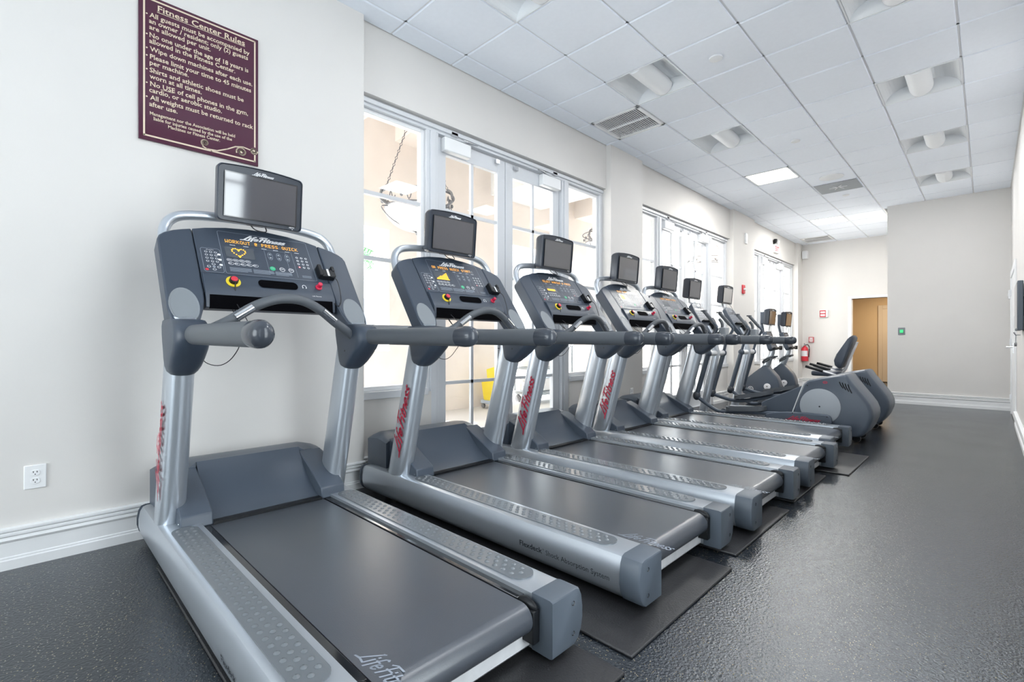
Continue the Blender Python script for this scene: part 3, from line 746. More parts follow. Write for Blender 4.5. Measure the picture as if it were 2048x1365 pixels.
def make_treadmill():
    r = empty('treadmill', (0, 0, 0), 'x', 'treadmill', 'treadmills in the row along the window wall')
    # deck and belt
    f = MB(); f.span((-2.0, -0.33, 0.055), (-0.12, 0.33, 0.188))
    for s_ in (-1, 1): f.span((-1.75, s_ * 0.284, 0.185), (-0.13, s_ * 0.325, 0.2075))
    f.build('deck', M['gloss'], r, bevel=0.002)
    prof = [(-1.72, 0.2035), (-0.105, 0.2035)] + [(-0.105 + 0.052 * math.sin(t), 0.1515 + 0.052 * math.cos(t)) for t in [PI * i / 14 for i in range(1, 15)]] + [(-1.72, 0.0995)]
    f = MB(); f.prism(prof, XZ, -0.279, 0.279); belt = f.build('running_belt', M['belt'], r, angle=50)
    f = MB(); put_script(f, lambda u, v: (-0.235 + u, -0.235 + v, 0.2042), -0.01, -0.02, 0.27, 0.062, wt=0.2); lg = f.build('lettering', M['print_g'], belt, smooth=False)
    for s_ in (-1, 1):
        sec = RAIL if s_ > 0 else [(-y, z) for y, z in reversed(RAIL)]
        def ring(x, ky, kz): return [(x, s_ * (0.318 + (abs(y) - 0.318) * ky), 0.032 + (z - 0.032) * kz) for y, z in sec]
        f = MB(); f.loft([ring(-2.265, 0.80, 0.72), ring(-2.25, 0.92, 0.88), ring(-2.20, 0.985, 0.965), ring(-2.10, 1, 1), ring(-0.092, 1, 1)])
        rail = f.build('side_rail', M['silver'], r, angle=30)
        f = MB(); f.loft([ring(-2.282, 0.82, 0.74), ring(-2.266, 0.97, 0.90), ring(-2.250, 0.99, 0.93), ring(-2.248, 0.88, 0.85)]); f.build('front_bumper', M['endcap'], rail, angle=30)
        # dimpled step pad
        f = MB(); yc = s_ * 0.395
        f.prism(rrect(-1.645, yc - 0.053, -0.175, yc + 0.053, 0.05, 7), XY, 0.219, 0.2265)
        n = 31
        for k in range(n):
            for j in (-1, 0, 1):
                x = -1.60 + (1.36 * k / (n - 1)) + (0.022 if j == 0 else 0)
                f.ball((x, yc + j * 0.0285, 0.2255), (0.0115, 0.0105, 0.0065), 10, 5)
        f.build('step_pad', M['pad'], rail, angle=40)
        if s_ < 0:
            f = MB(); ff = lambda u, v: (u, -0.4855 - 0.0045 * max(0, min(1, (v - 0.085) / 0.04)) - 0.0012, v)
            put_text(f, 'Flexdeck', ff, -0.655, 0.105, width=0.145, size=0.036, bold=0.018)
            put_text(f, '\u00ae', ff, -0.507, 0.122, size=0.012)
            put_text(f, 'Shock Absorption System', ff, -0.488, 0.105, width=0.345, size=0.034)
            f.build('lettering', M['print_d'], rail, smooth=False)
        cap = [(y, z) for y, z in sec]
        def cring(x, g, k=1.0): return [(x, s_ * (0.318 + (abs(y) - 0.318) * g) + 0.0, 0.125 + (z - 0.125) * k) for y, z in cap]
        f = MB(); f.loft([cring(-0.093, 1.02, 1.03), cring(-0.012, 1.02, 1.03), cring(-0.003, 0.99, 1.0), cring(0.0, 0.95, 0.96)])
        ec = f.build('end_cap', M['endcap'], r, angle=30)
        for z in (0.075, 0.18):
            f = MB(); f.lathe([(0.0, 0.0), (0.006, 0.0005), (0.0085, 0.002)], (-0.0005, s_ * 0.43, z), (1, 0, 0), 12); f.build('screw', M['gloss'], ec)
        # roller bracket
        f = MB(); f.span((-0.14, s_ * 0.283, 0.07), (-0.055, s_ * 0.317, 0.185)); f.ball((-0.1, s_ * 0.30, 0.19), (0.05, 0.014, 0.025)); f.build('roller_bracket', M['black'], r, bevel=0.006)
        # upright post
        f = MB(); f.tube([(-1.845, s_ * 0.412, 0.205), (-1.70, s_ * 0.412, 0.72), (-1.565, s_ * 0.412, 1.22)], [(0.060, 0.094), (0.058, 0.090), (0.056, 0.086)], 28, up=(0.96, 0, 0.27), sq=0.82)
        up = f.build('upright', M['silver'], r, angle=50)
        f = MB(); f.lathe([(0.0, 0.004), (0.008, 0.002), (0.008, -0.01)], (-1.725, s_ * 0.412 - s_ * 0.0, 0.325), (1, 0, -0.28), 10); 
        if s_ < 0:
            ul = Vector((0.27, 0, 0.96)).normalized(); un = Vector((0.96, 0, -0.27))
            pf = lambda u, v: tuple(Vector((-1.80, -0.4735, 0.36)) + ul * u + un * (0.02 - v))
            g = MB(); put_script(g, pf, 0.0, -0.02, 0.50, 0.085, wt=0.26); g.build('lettering', M['logo_red'], up, smooth=False)
        # foot shroud hugging the post
        foot = [(-1.99, 0.428), (-1.95, 0.412), (-1.90, 0.390), (-1.84, 0.362), (-1.78, 0.332), (-1.72, 0.300), (-1.68, 0.278), (-1.658, 0.266), (-1.648, 0.205), (-1.99, 0.205)]
        f = MB(); f.prism(foot, XZ, s_ * 0.268, s_ * 0.405); ft = f.build('upright_foot', M['dark'], r, bevel=0.007, angle=30)
        f = MB(); f.lathe([(0.0, 0.002), (0.005, 0.002), (0.005, 0)], (-1.675, s_ * 0.4065, 0.235), (0, s_, 0), 10); f.build('screw', M['chrome'], ft)
        # handrail bracket
        lev = [(1.194, -1.685, -1.46, 0.060), (1.188, -1.690, -1.41, 0.064), (1.165, -1.690, -1.365, 0.067), (1.13, -1.682, -1.345, 0.068), (1.095, -1.672, -1.347, 0.068), (1.06, -1.662, -1.375, 0.067),
               (1.02, -1.655, -1.425, 0.066), (0.985, -1.648, -1.472, 0.063), (0.962, -1.640, -1.508, 0.056), (0.948, -1.630, -1.53, 0.045), (0.941, -1.612, -1.55, 0.028)][::-1]
        f = MB(); f.loft([[(u, v, z) for u, v in rrect(xa, s_ * 0.411 - hw_, xb, s_ * 0.411 + hw_, min(hw_ * 0.8, (xb - xa) * 0.4), 5)] for z, xa, xb, hw_ in lev]); hb = f.build('handrail_bracket', M['console'], r, angle=50)
        for x, z in ((-1.43, 1.12), (-1.53, 1.045)):
            f = MB(); f.lathe([(0.0, 0.0015), (0.006, 0.001)], (x, s_ * 0.345, z), (0, -s_, 0), 10); f.build('screw', M['black'], hb)
        f = MB(); f.tube([(-1.37, s_ * 0.412, 1.124), (-1.34, s_ * 0.412, 1.124), (-0.60, s_ * 0.412, 1.117)], [(0.034, 0.041), (0.036, 0.0425), (0.036, 0.0425)], 24)
        hr = f.build('handrail', M['grip'], r, angle=50)
        f = MB(); rr = [(-0.605, 0.0365, 0.043), (-0.565, 0.0385, 0.0455), (-0.535, 0.037, 0.044), (-0.512, 0.031, 0.037), (-0.499, 0.020, 0.024), (-0.494, 0.006, 0.008)]
        f.tube([(x, s_ * 0.412, 1.1165) for x, a, b in rr], [(a, b) for x, a, b in rr], 24); f.build('rail_tip', M['cap'], hr, angle=60)
    # rear cross member and hardware
    f = MB(); f.span((-0.125, -0.318, 0.035), (-0.105, 0.318, 0.098)); f.span((-0.20, -0.318, 0.035), (-0.105, 0.318, 0.041)); f.build('rear_crossbar', M['steel'], r, bevel=0.002)
    for x in (-2.05, -0.25):
        for s_ in (-1, 1):
            f = MB(); f.lathe([(0.0, -0.0003), (0.026, -0.0003), (0.026, 0.012), (0.012, 0.02), (0.012, 0.06)], (x, s_ * 0.37, 0.012), seg=14); f.build('levelling_foot', M['black'], r)
    # motor cover with concave scoop
    xs = [-2.235, -2.225, -2.20, -2.10, -2.03, -1.985] + [-1.985 + 0.33 * i / 12 for i in range(1, 13)]
    ys = [-0.432, -0.425, -0.39, -0.345, -0.30, -0.268] + [-0.2 + 0.1 * i for i in range(5)] + [0.268, 0.30, 0.345, 0.39, 0.425, 0.432]
    def hz(x, y):
        a = abs(y)
        z = 0.452
        if x > -1.985:
            t = (x + 1.985) / 0.33
            z = 0.212 + 0.235 * max(0.0, 1 - t) ** 1.75
        elif x < -2.10: z = 0.452 - 0.03 * ((-2.10 - x) / 0.1) ** 2 * 0.4
        if a > 0.345: z -= 0.035 * min(1, (a - 0.345) / 0.087) ** 1.5
        if a > 0.269 and x > -2.14: z -= 0.024 * ((x + 2.14) / 0.155) ** 1.6
        return z
    f = MB()
    g = [[(x, y, hz(x, y)) for y in ys if not (x > -1.985 and abs(y) > 0.27)] for x in xs]
    wide = [q for q in g if len(q) == len(ys)]; narrow = [[p for p in wide[-1] if abs(p[1]) < 0.27]] + [q for q in g if len(q) != len(ys)]
    for rows_ in (wide, narrow):
        vs = [p for q in rows_ for p in q]; n = len(rows_[0])
        f.add(vs, [(i * n + j, (i + 1) * n + j, (i + 1) * n + j + 1, i * n + j + 1)[::-1] for i in range(len(rows_) - 1) for j in range(n - 1)])
    fr = wide[0]; f.add(fr + [(p[0], p[1], 0.20) for p in fr], [(j, j + 1, len(fr) + j + 1, len(fr) + j) for j in range(len(fr) - 1)])
    for e in (0, -1):
        side = [q[e] for q in wide]; n = len(side)
        f.add(side + [(p[0], p[1], 0.20) for p in side], [((j, j + 1, n + j + 1, n + j) if e else (j, n + j, n + j + 1, j + 1)) for j in range(n - 1)])
    bk = wide[-1]; n = len(bk); f.add(bk + [(p[0], p[1], 0.20) for p in bk], [(j, n + j, n + j + 1, j + 1) for j in range(n - 1) if not (-0.27 < (bk[j][1] + bk[j + 1][1]) / 2 < 0.27)])
    f.build('motor_cover', M['dark'], r, angle=38)
    f = MB(); f.span((-1.70, -0.268, 0.2035), (-1.648, 0.268, 0.2175)); f.build('belt_shield', M['black'], r)
    # front handlebar
    f = MB()
    pts = [(-1.47, 0.355, 1.125), (-1.46, 0.325, 1.150), (-1.44, 0.25, 1.195), (-1.425, 0.16, 1.258), (-1.41, 0.075, 1.296), (-1.405, 0.0, 1.306)]
    pts = pts + [(x, -y, z) for x, y, z in reversed(pts[:-1])]
    f.tube(pts, [(0.020, 0.022)] + [(0.0235, 0.0235)] * 9 + [(0.020, 0.022)], 16, smooth=5, up=(1, 0, 0)); fb = f.build('front_handlebar', M['grip'], r, angle=60)
    f = MB()
    for s_ in (-1, 1):
        f.tube([(-1.421, s_ * 0.235, 1.207), (-1.410, s_ * 0.165, 1.257)], [(0.016, 0.021)] * 2, 12, up=(1, 0, 0))
    f.build('pulse_sensor', M['chrome'], fb, angle=60)
    # console
    k = empty('console', (0, 0, 0)); k.parent = r
    outline = [(-0.318, 0.17), (0.318, 0.17), (0.318, 0.590), (0.26, 0.610), (0.16, 0.633), (0.05, 0.645), (-0.05, 0.645), (-0.16, 0.633), (-0.26, 0.610), (-0.318, 0.590)]
    f = MB(); f.prism(outline, lambda u, v, w_: kp(u, v, w_), 0.0, -0.075); f.build('face_panel', M['console'], k, bevel=0.004)
    led = [(-0.075, 0.12), (-0.03, 0.105), (0.012, 0.165), (0.018, 0.272), (0.010, 0.290), (0.0, 0.294), (-0.075, 0.30)]
    f = MB(); f.prism(led, lambda u, v, w_: kp(w_, v, u), -0.316, 0.316); f.build('tray_ledge', M['console'], k, bevel=0.003)
    f = MB(); f.prism([(-0.09, 0.14), (-0.028, 0.098), (0.008, 0.160), (-0.06, 0.18)], lambda u, v, w_: kp(w_, v, u), -0.30, 0.30); f.build('underside', M['hole_shade'], k)
    for s_ in (-1, 1):
        wing = [(0.321, 0.590), (0.36, 0.578), (0.40, 0.563), (0.44, 0.540), (0.462, 0.518), (0.472, 0.49), (0.474, 0.06), (0.466, 0.01), (0.448, -0.025), (0.415, -0.042), (0.38, -0.030), (0.352, 0.015), (0.335, 0.07), (0.325, 0.12), (0.321, 0.17)]
        wg = [(s_ * y, q) for y, q in wing]
        f = MB(); f.prism(wg, lambda u, v, w_: kp(u, v, w_), 0.002, -0.092); o = f.build('console_arm', M['console'], k, bevel=0.008, angle=32)
        f = MB(); ctr = (s_ * 0.408, 0.085)
        f.loft([[kp(*p, n) for p in ellipse(*ctr, a, b, 30)] for a, b, n in ((0.060, 0.104, 0.001), (0.058, 0.101, 0.0045), (0.054, 0.096, 0.0035), (0.052, 0.092, -0.0005 + 0.003))], cap=False)
        f.poly(ellipse(*ctr, 0.0525, 0.093, 30), kf(0.0025)); f.build('oval_cover', M['oval'], o, angle=25)
    # printed keypad
    f = MB(); dk, wh, gr, gn, rd = 0, 1, 2, 3, 4
    f.poly(rrect(-0.300, 0.303, -0.214, 0.462, 0.012), kf(0.0012), dk); f.poly(rrect(-0.207, 0.303, 0.252, 0.598, 0.010), kf(0.0012), dk)
    def outl(pts, w_=0.0016, m=gr): f.ribbon(pts + [pts[0]], w_, kf(0.0022), m)
    outl(rrect(-0.300, 0.303, -0.214, 0.462, 0.012)); outl(rrect(-0.207, 0.303, 0.252, 0.598, 0.010))
    outl([(0.005, 0.335), (0.115, 0.335), (0.115, 0.50), (0.005, 0.50)], 0.0012)
    f.ribbon([(0.150, 0.32), (0.150, 0.51)], 0.0012, kf(0.0022), gr)
    def oval(cx, cy, rx, ry, m, n_=0.0024): f.poly(ellipse(cx, cy, rx, ry, 14), kf(n_), m)
    for a in range(3):
        for b in range(4):
            oval(-0.278 + a * 0.021, 0.437 - b * 0.021, 0.0068, 0.006, wh); oval(-0.278 + a * 0.021, 0.437 - b * 0.021, 0.0048, 0.0042, dk, 0.0028)
            oval(0.175 + a * 0.025, 0.470 - b * 0.024, 0.0066, 0.0068, rd if (a == 0 and b == 3) else wh); oval(0.175 + a * 0.025, 0.470 - b * 0.024, 0.0036, 0.0046, dk if not (a == 0 and b == 3) else wh, 0.0028)
    for b in range(3): oval(-0.222, 0.425 - b * 0.035, 0.008, 0.007, wh)
    for a in range(4):
        t = PI / 2 * a; oval(-0.255 + 0.022 * math.cos(t), 0.338 + 0.017 * math.sin(t), 0.0085, 0.007, wh); oval(-0.255 + 0.022 * math.cos(t), 0.338 + 0.017 * math.sin(t), 0.0065, 0.005, dk, 0.0028)
    oval(-0.255, 0.338, 0.007, 0.006, gr); oval(-0.288, 0.318, 0.008, 0.007, rd)
    put_text(f, 'iPod/TV', kf(0.0024), -0.275, 0.449, width=0.034, size=0.009, m=wh)
    for cx in (0.030, 0.075, 0.120):
        f.ribbon(ellipse(cx, 0.457, 0.0125, 0.028, 16) + [(cx + 0.0125, 0.457)], 0.0014, kf(0.0024), gr)
        for dy, q in ((0.013, 1), (-0.013, -1)):
            oval(cx, 0.457 + dy, 0.0085, 0.009, gr); oval(cx, 0.457 + dy, 0.0072, 0.0077, dk, 0.0028)
            f.poly([(cx - 0.004, 0.457 + dy - q * 0.003), (cx + 0.004, 0.457 + dy - q * 0.003), (cx, 0.457 + dy + q * 0.005)][::q], kf(0.0032), wh)
    for cx, m_ in ((0.025, gn), (0.075, wh), (0.122, wh)):
        oval(cx, 0.366, 0.0145, 0.0145, m_); oval(cx, 0.366, 0.0118, 0.0118, gn if m_ == gn else dk, 0.0028); f.ribbon([(cx - 0.007, 0.368), (cx + 0.007, 0.368)], 0.004, kf(0.0032), wh if m_ != gn else gr)
    for row, cnt in ((0.397, 4), (0.373, 5)):
        for a in range(cnt):
            oval(-0.178 + a * 0.029 + (0.004 if cnt == 5 else 0), row, 0.0135, 0.0095, wh); oval(-0.178 + a * 0.029 + (0.004 if cnt == 5 else 0), row, 0.0118, 0.0078, dk, 0.0028)
            f.ribbon([(-0.185 + a * 0.029, row), (-0.172 + a * 0.029, row)], 0.0035, kf(0.0032), wh)
    for x0_, x1_ in ((-0.185, -0.085), (-0.075, 0.025), (0.035, 0.120)):
        for j in range(5): f.ribbon([(x0_, 0.345 - j * 0.0058), (x1_ - (0.02 if j == 4 else 0), 0.345 - j * 0.0058)], 0.0022, kf(0.0024), gr)
    for j in range(3): f.ribbon([(0.175, 0.335 - j * 0.006), (0.225, 0.335 - j * 0.006)], 0.002, kf(0.0024), gr)
    for x0_ in (-0.160, -0.095, -0.005, 0.055, 0.118, 0.170): f.ribbon([(x0_, 0.505), (x0_ + 0.024, 0.505)], 0.003, kf(0.0024), wh)
    f.build('key_panel', [M['darker'], M['print_w'], M['print_g'], M['green'], M['red']], k, smooth=False)
    f = MB(); put_script(f, kf(0.0030), -0.100, 0.556, 0.240, 0.036, wt=0.40); f.build('lettering', M['print_w'], k, smooth=False)
    # stop button, slot, start magnet
    e = MB(); c_ = (-0.189, 0.236)
    e.loft([[kp(*p, n) for p in ellipse(*c_, q, q, 28)] for q, n in ((0.033, 0.012), (0.033, 0.019), (0.019, 0.020))], cap=False)
    es = e.build('stop_ring', M['yellow'], k)
    e = MB(); e.loft([[kp(*p, n) for p in ellipse(*c_, q, q, 20)] for q, n in ((0.021, 0.015), (0.020, 0.036), (0.017, 0.038))]); e.build('stop_collar', M['black'], es)
    e = MB(); e.loft([[kp(*p, n) for p in ellipse(*c_, q, q, 20)] for q, n in ((0.0155, 0.036), (0.0155, 0.041), (0.012, 0.0435))]); e.build('stop_button', M['red'], es)
    e = MB(); e.poly(rrect(-0.073, 0.214, 0.122, 0.262, 0.022, 8), kf(0.0178)); e.ribbon(rrect(-0.073, 0.214, 0.122, 0.262, 0.022, 8) + [(0.122, 0.24)], 0.003, kf(0.0184)); e.build('tray_slot', M['hole_shade'], k, smooth=False)  # flat patch; the darkness inside the slot is put into its colour
    e = MB(); c_ = (0.239, 0.243)
    e.loft([[kp(*p, n) for p in ellipse(*c_, q, q, 18)] for q, n in ((0.018, 0.012), (0.018, 0.022), (0.016, 0.024), (0.0115, 0.025), (0.0125, 0.048), (0.010, 0.051))]); e.build('safety_magnet', M['logo_red'], k)
    e = MB(); e.ribbon(ellipse(0.158, 0.238, 0.010, 0.012, 12, -0.6, PI + 0.6), 0.003, kf(0.0185)); e.box(kp(0.149, 0.231, 0.0185), (0.004, 0.004, 0.006)); e.box(kp(0.167, 0.231, 0.0185), (0.004, 0.004, 0.006))
    put_text(e, 'Life Fitness', lambda u, v: kp(u, v, 0.0155 - 0.0), 0.19, 0.176, width=0.05, size=0.009); e.build('headset_mark', M['print_w'], k, smooth=False)
    # reading rack / phone cradle
    e = MB()
    e.prism(rrect(0.272, 0.318, 0.358, 0.372, 0.014), lambda u, v, w_: kp(u, v, w_), 0.0, 0.036)
    e.prism(rrect(0.262, 0.322, 0.284, 0.405, 0.008), lambda u, v, w_: kp(u, v, w_), 0.0, 0.040); e.prism(rrect(0.338, 0.36, 0.358, 0.398, 0.008), lambda u, v, w_: kp(u, v, w_), 0.0, 0.040)
    cr = e.build('phone_cradle', M['black'], k, bevel=0.004)
    e = MB(); e.prism(rrect(0.308, 0.322, 0.320, 0.374, 0.004), lambda u, v, w_: kp(u, v, w_), 0.034, 0.0368); e.build('cradle_slot', M['steel'], cr)
    e = MB(); e.tube([kp(0.318, 0.325, 0.03), kp(0.345, 0.29, 0.045), kp(0.352, 0.22, 0.03), kp(0.345, 0.15, 0.012), kp(0.325, 0.125, 0.005), kp(0.31, 0.15, 0.0)], 0.0025, 6, smooth=5); e.build('cradle_cable', M['cable'], k)
    # safety lanyard hanging behind the left rail
    e = MB(); a = kp(-0.187, 0.222, 0.035)
    e.tube([a, (a[0] + 0.005, -0.188, 1.33), (a[0], -0.186, 1.24), (-1.46, -0.19, 1.16)], 0.0028, 6, smooth=4)
    e.tube([(a[0] - 0.01, -0.205, 1.28), (-1.47, -0.20, 1.12), (-1.50, -0.22, 1.03), (-1.52, -0.27, 0.985), (-1.53, -0.33, 1.0), (-1.54, -0.36, 1.06)], 0.0022, 6, smooth=5)
    e.tube([(a[0], -0.186, 1.29), (-1.455, -0.17, 1.18), (-1.45, -0.175, 1.12)], 0.0022, 6, smooth=4)
    e.build('safety_lanyard', M['cable'], r)
    # television hoop and television
    pts = [(-1.825, 0.432, 1.52), (-1.862, 0.432, 1.60), (-1.888, 0.425, 1.665), (-1.900, 0.395, 1.715), (-1.905, 0.335, 1.745), (-1.905, 0.20, 1.762), (-1.903, 0.0, 1.768)]
    pts = pts + [(x, -y, z) for x, y, z in reversed(pts[:-1])]
    f = MB(); f.tube(pts, 0.0245, 16, smooth=5, up=(1, 0, 0)); hp = f.build('television_hoop', M['silver'], r, angle=60)
    f = MB(); f.box((-1.868, -0.01, 1.79), (0.05, 0.09, 0.10)); f.box((-1.845, -0.01, 1.86), (0.05, 0.16, 0.14)); f.build('television_bracket', M['black'], r, bevel=0.006)
    f = MB(); f.tube([(-1.84, 0.03, 1.735), (-1.80, 0.02, 1.70), (-1.81, -0.03, 1.705), (-1.84, -0.05, 1.74)], 0.003, 6, smooth=4); f.build('television_cable', M['cable'], r)
    make_tv(r, (-1.805, -0.008, 1.872), 0.430, 0.288, math.radians(5))
    return r, k

LEDPIX = {  # five-by-seven dot letters
 'A': '01110100011000111111100011000110001', 'C': '01111100001000010000100001000001111', 'E': '11111100001000011110100001000011111', 'I': '11111001000010000100001000010011111',
 'K': '10001100101010011000101001001010001', 'L': '10000100001000010000100001000011111', 'O': '01110100011000110001100011000101110', 'P': '11110100011000111110100001000010000',
 'Q': '01110100011000110001101011001001101', 'R': '11110100011000111110101001001010001', 'S': '01111100001000001110000010000111110', 'T': '11111001000010000100001000010000100',
 'U': '10001100011000110001100011000101110', 'W': '10001100011000110001101011101110001', '@': '01110100011011110111101101000001110', ' ': '0' * 35}
def led_display(parent, text, picture, lit=True):
    f = MB(); d = kf(0.0036)
    f.poly([(-0.185, 0.515), (0.195, 0.515), (0.195, 0.543), (-0.185, 0.543)], kf(0.0026), 0)
    f.poly([(-0.190, 0.415), (-0.050, 0.415), (-0.050, 0.492), (-0.190, 0.492)], kf(0.0026), 0)
    px = 0.0027; x = -0.178
    for ch in text:
        p = LEDPIX[ch]
        for i in range(35):
            if p[i] == '1':
                u, v = x + (i % 5) * px, 0.540 - (i // 5) * 0.0033
                f.poly([(u - 0.0011, v - 0.0012), (u + 0.0011, v - 0.0012), (u + 0.0011, v + 0.0012), (u - 0.0011, v + 0.0012)], d, 1)
        x += px * 6.6
    if picture == 'heart':
        t_ = [i / 22 * 2 * PI for i in range(22)]
        for t in t_:
            u = -0.125 + 0.00235 * 16 * math.sin(t) ** 3 * 0.86
            v = 0.456 + 0.0021 * (13 * math.cos(t) - 5 * math.cos(2 * t) - 2 * math.cos(3 * t) - math.cos(4 * t)) * 0.95
            f.poly(ellipse(u, v, 0.0040, 0.0040, 8), d, 1)
    elif picture == 'bars':
        for i in range(9):
            hgt = 0.012 + i * 0.006; u = -0.175 + i * 0.0115
            for j in range(max(1, int(hgt / 0.0075))):
                f.poly([(u, 0.424 + j * 0.0075), (u + 0.0085, 0.424 + j * 0.0075), (u + 0.0085, 0.430 + j * 0.0075), (u, 0.430 + j * 0.0075)], d, 1)
        f.poly([(-0.18, 0.418), (-0.068, 0.418), (-0.068, 0.4235), (-0.18, 0.4235)], d, 1)
    elif picture == 'strip':
        f.poly([(-0.175, 0.425), (-0.075, 0.425), (-0.075, 0.445), (-0.175, 0.445)], d, 1)
    elif picture == 'block':
        f.poly([(-0.165, 0.425), (-0.095, 0.425), (-0.095, 0.485), (-0.165, 0.485)], d, 1)
    o = f.build('led_display', [M['led_dim'], M['led'] if lit else M['print_g']], parent, smooth=False)
    return o

TREAD = [(-1.03, 0.918, 'treadmill nearest the camera with an orange heart on its console', 'WORKOUT @ PRESS QUICK', 'heart'),
         (-0.97, 2.19, 'second treadmill in the row with an orange bar graph on its console', '@R PRESS QUICK START', 'bars'),
         (-0.93, 3.325, 'middle treadmill of the five with a short orange bar on its console', 'SELECT WORKOUT @ PRESS', 'strip'),
         (-0.925, 4.49, 'fourth treadmill in the row, one orange block lit on its console', 'SELECT WORKOUT @ PRESS', 'block'),
         (-1.005, 5.58, 'farthest treadmill of the row, right in front of the ellipticals', 'SELECT WORKOUT @ PRESS', 'none')]
tm, con = make_treadmill()
trees = [tm] + [copy_tree(tm) for _ in TREAD[1:]]
for o, (x, y, lab, txt, pic) in zip(trees, TREAD):
    o.location = (x, y, 0); o['label'] = lab
    c = [q for q in o.children if q.name.startswith('console') and not q.name.startswith('console_arm')][0]
    led_display(c, txt.replace('@R', 'OR'), pic, True)

# mats under the treadmills
for i, (y0, y1, xe, lab) in enumerate(((0.45, 1.385, -0.845, 'black rubber mat under the nearest treadmill'), (1.469, 2.384, -0.87, 'black rubber mat poking out behind the second treadmill'),
                        (2.546, 3.473, -0.91, 'black rubber mat poking out behind the middle treadmill'), (3.68, 4.586, -0.935, 'black rubber mat half hidden behind the fourth treadmill'),
                        (4.735, 5.657, -0.805, 'black rubber mat reaching out farthest, behind the last treadmill'))):
    f = MB(); f.span((-1.98, -(y1 - y0) / 2, 0), (0, (y1 - y0) / 2, 0.011))
    o = f.build('rubber_mat', M['matrub'], bevel=0.004); o.location = (xe, (y0 + y1) / 2, 0.0005)
    tag(o, lab, 'mat', 'rubber mats under the treadmills')
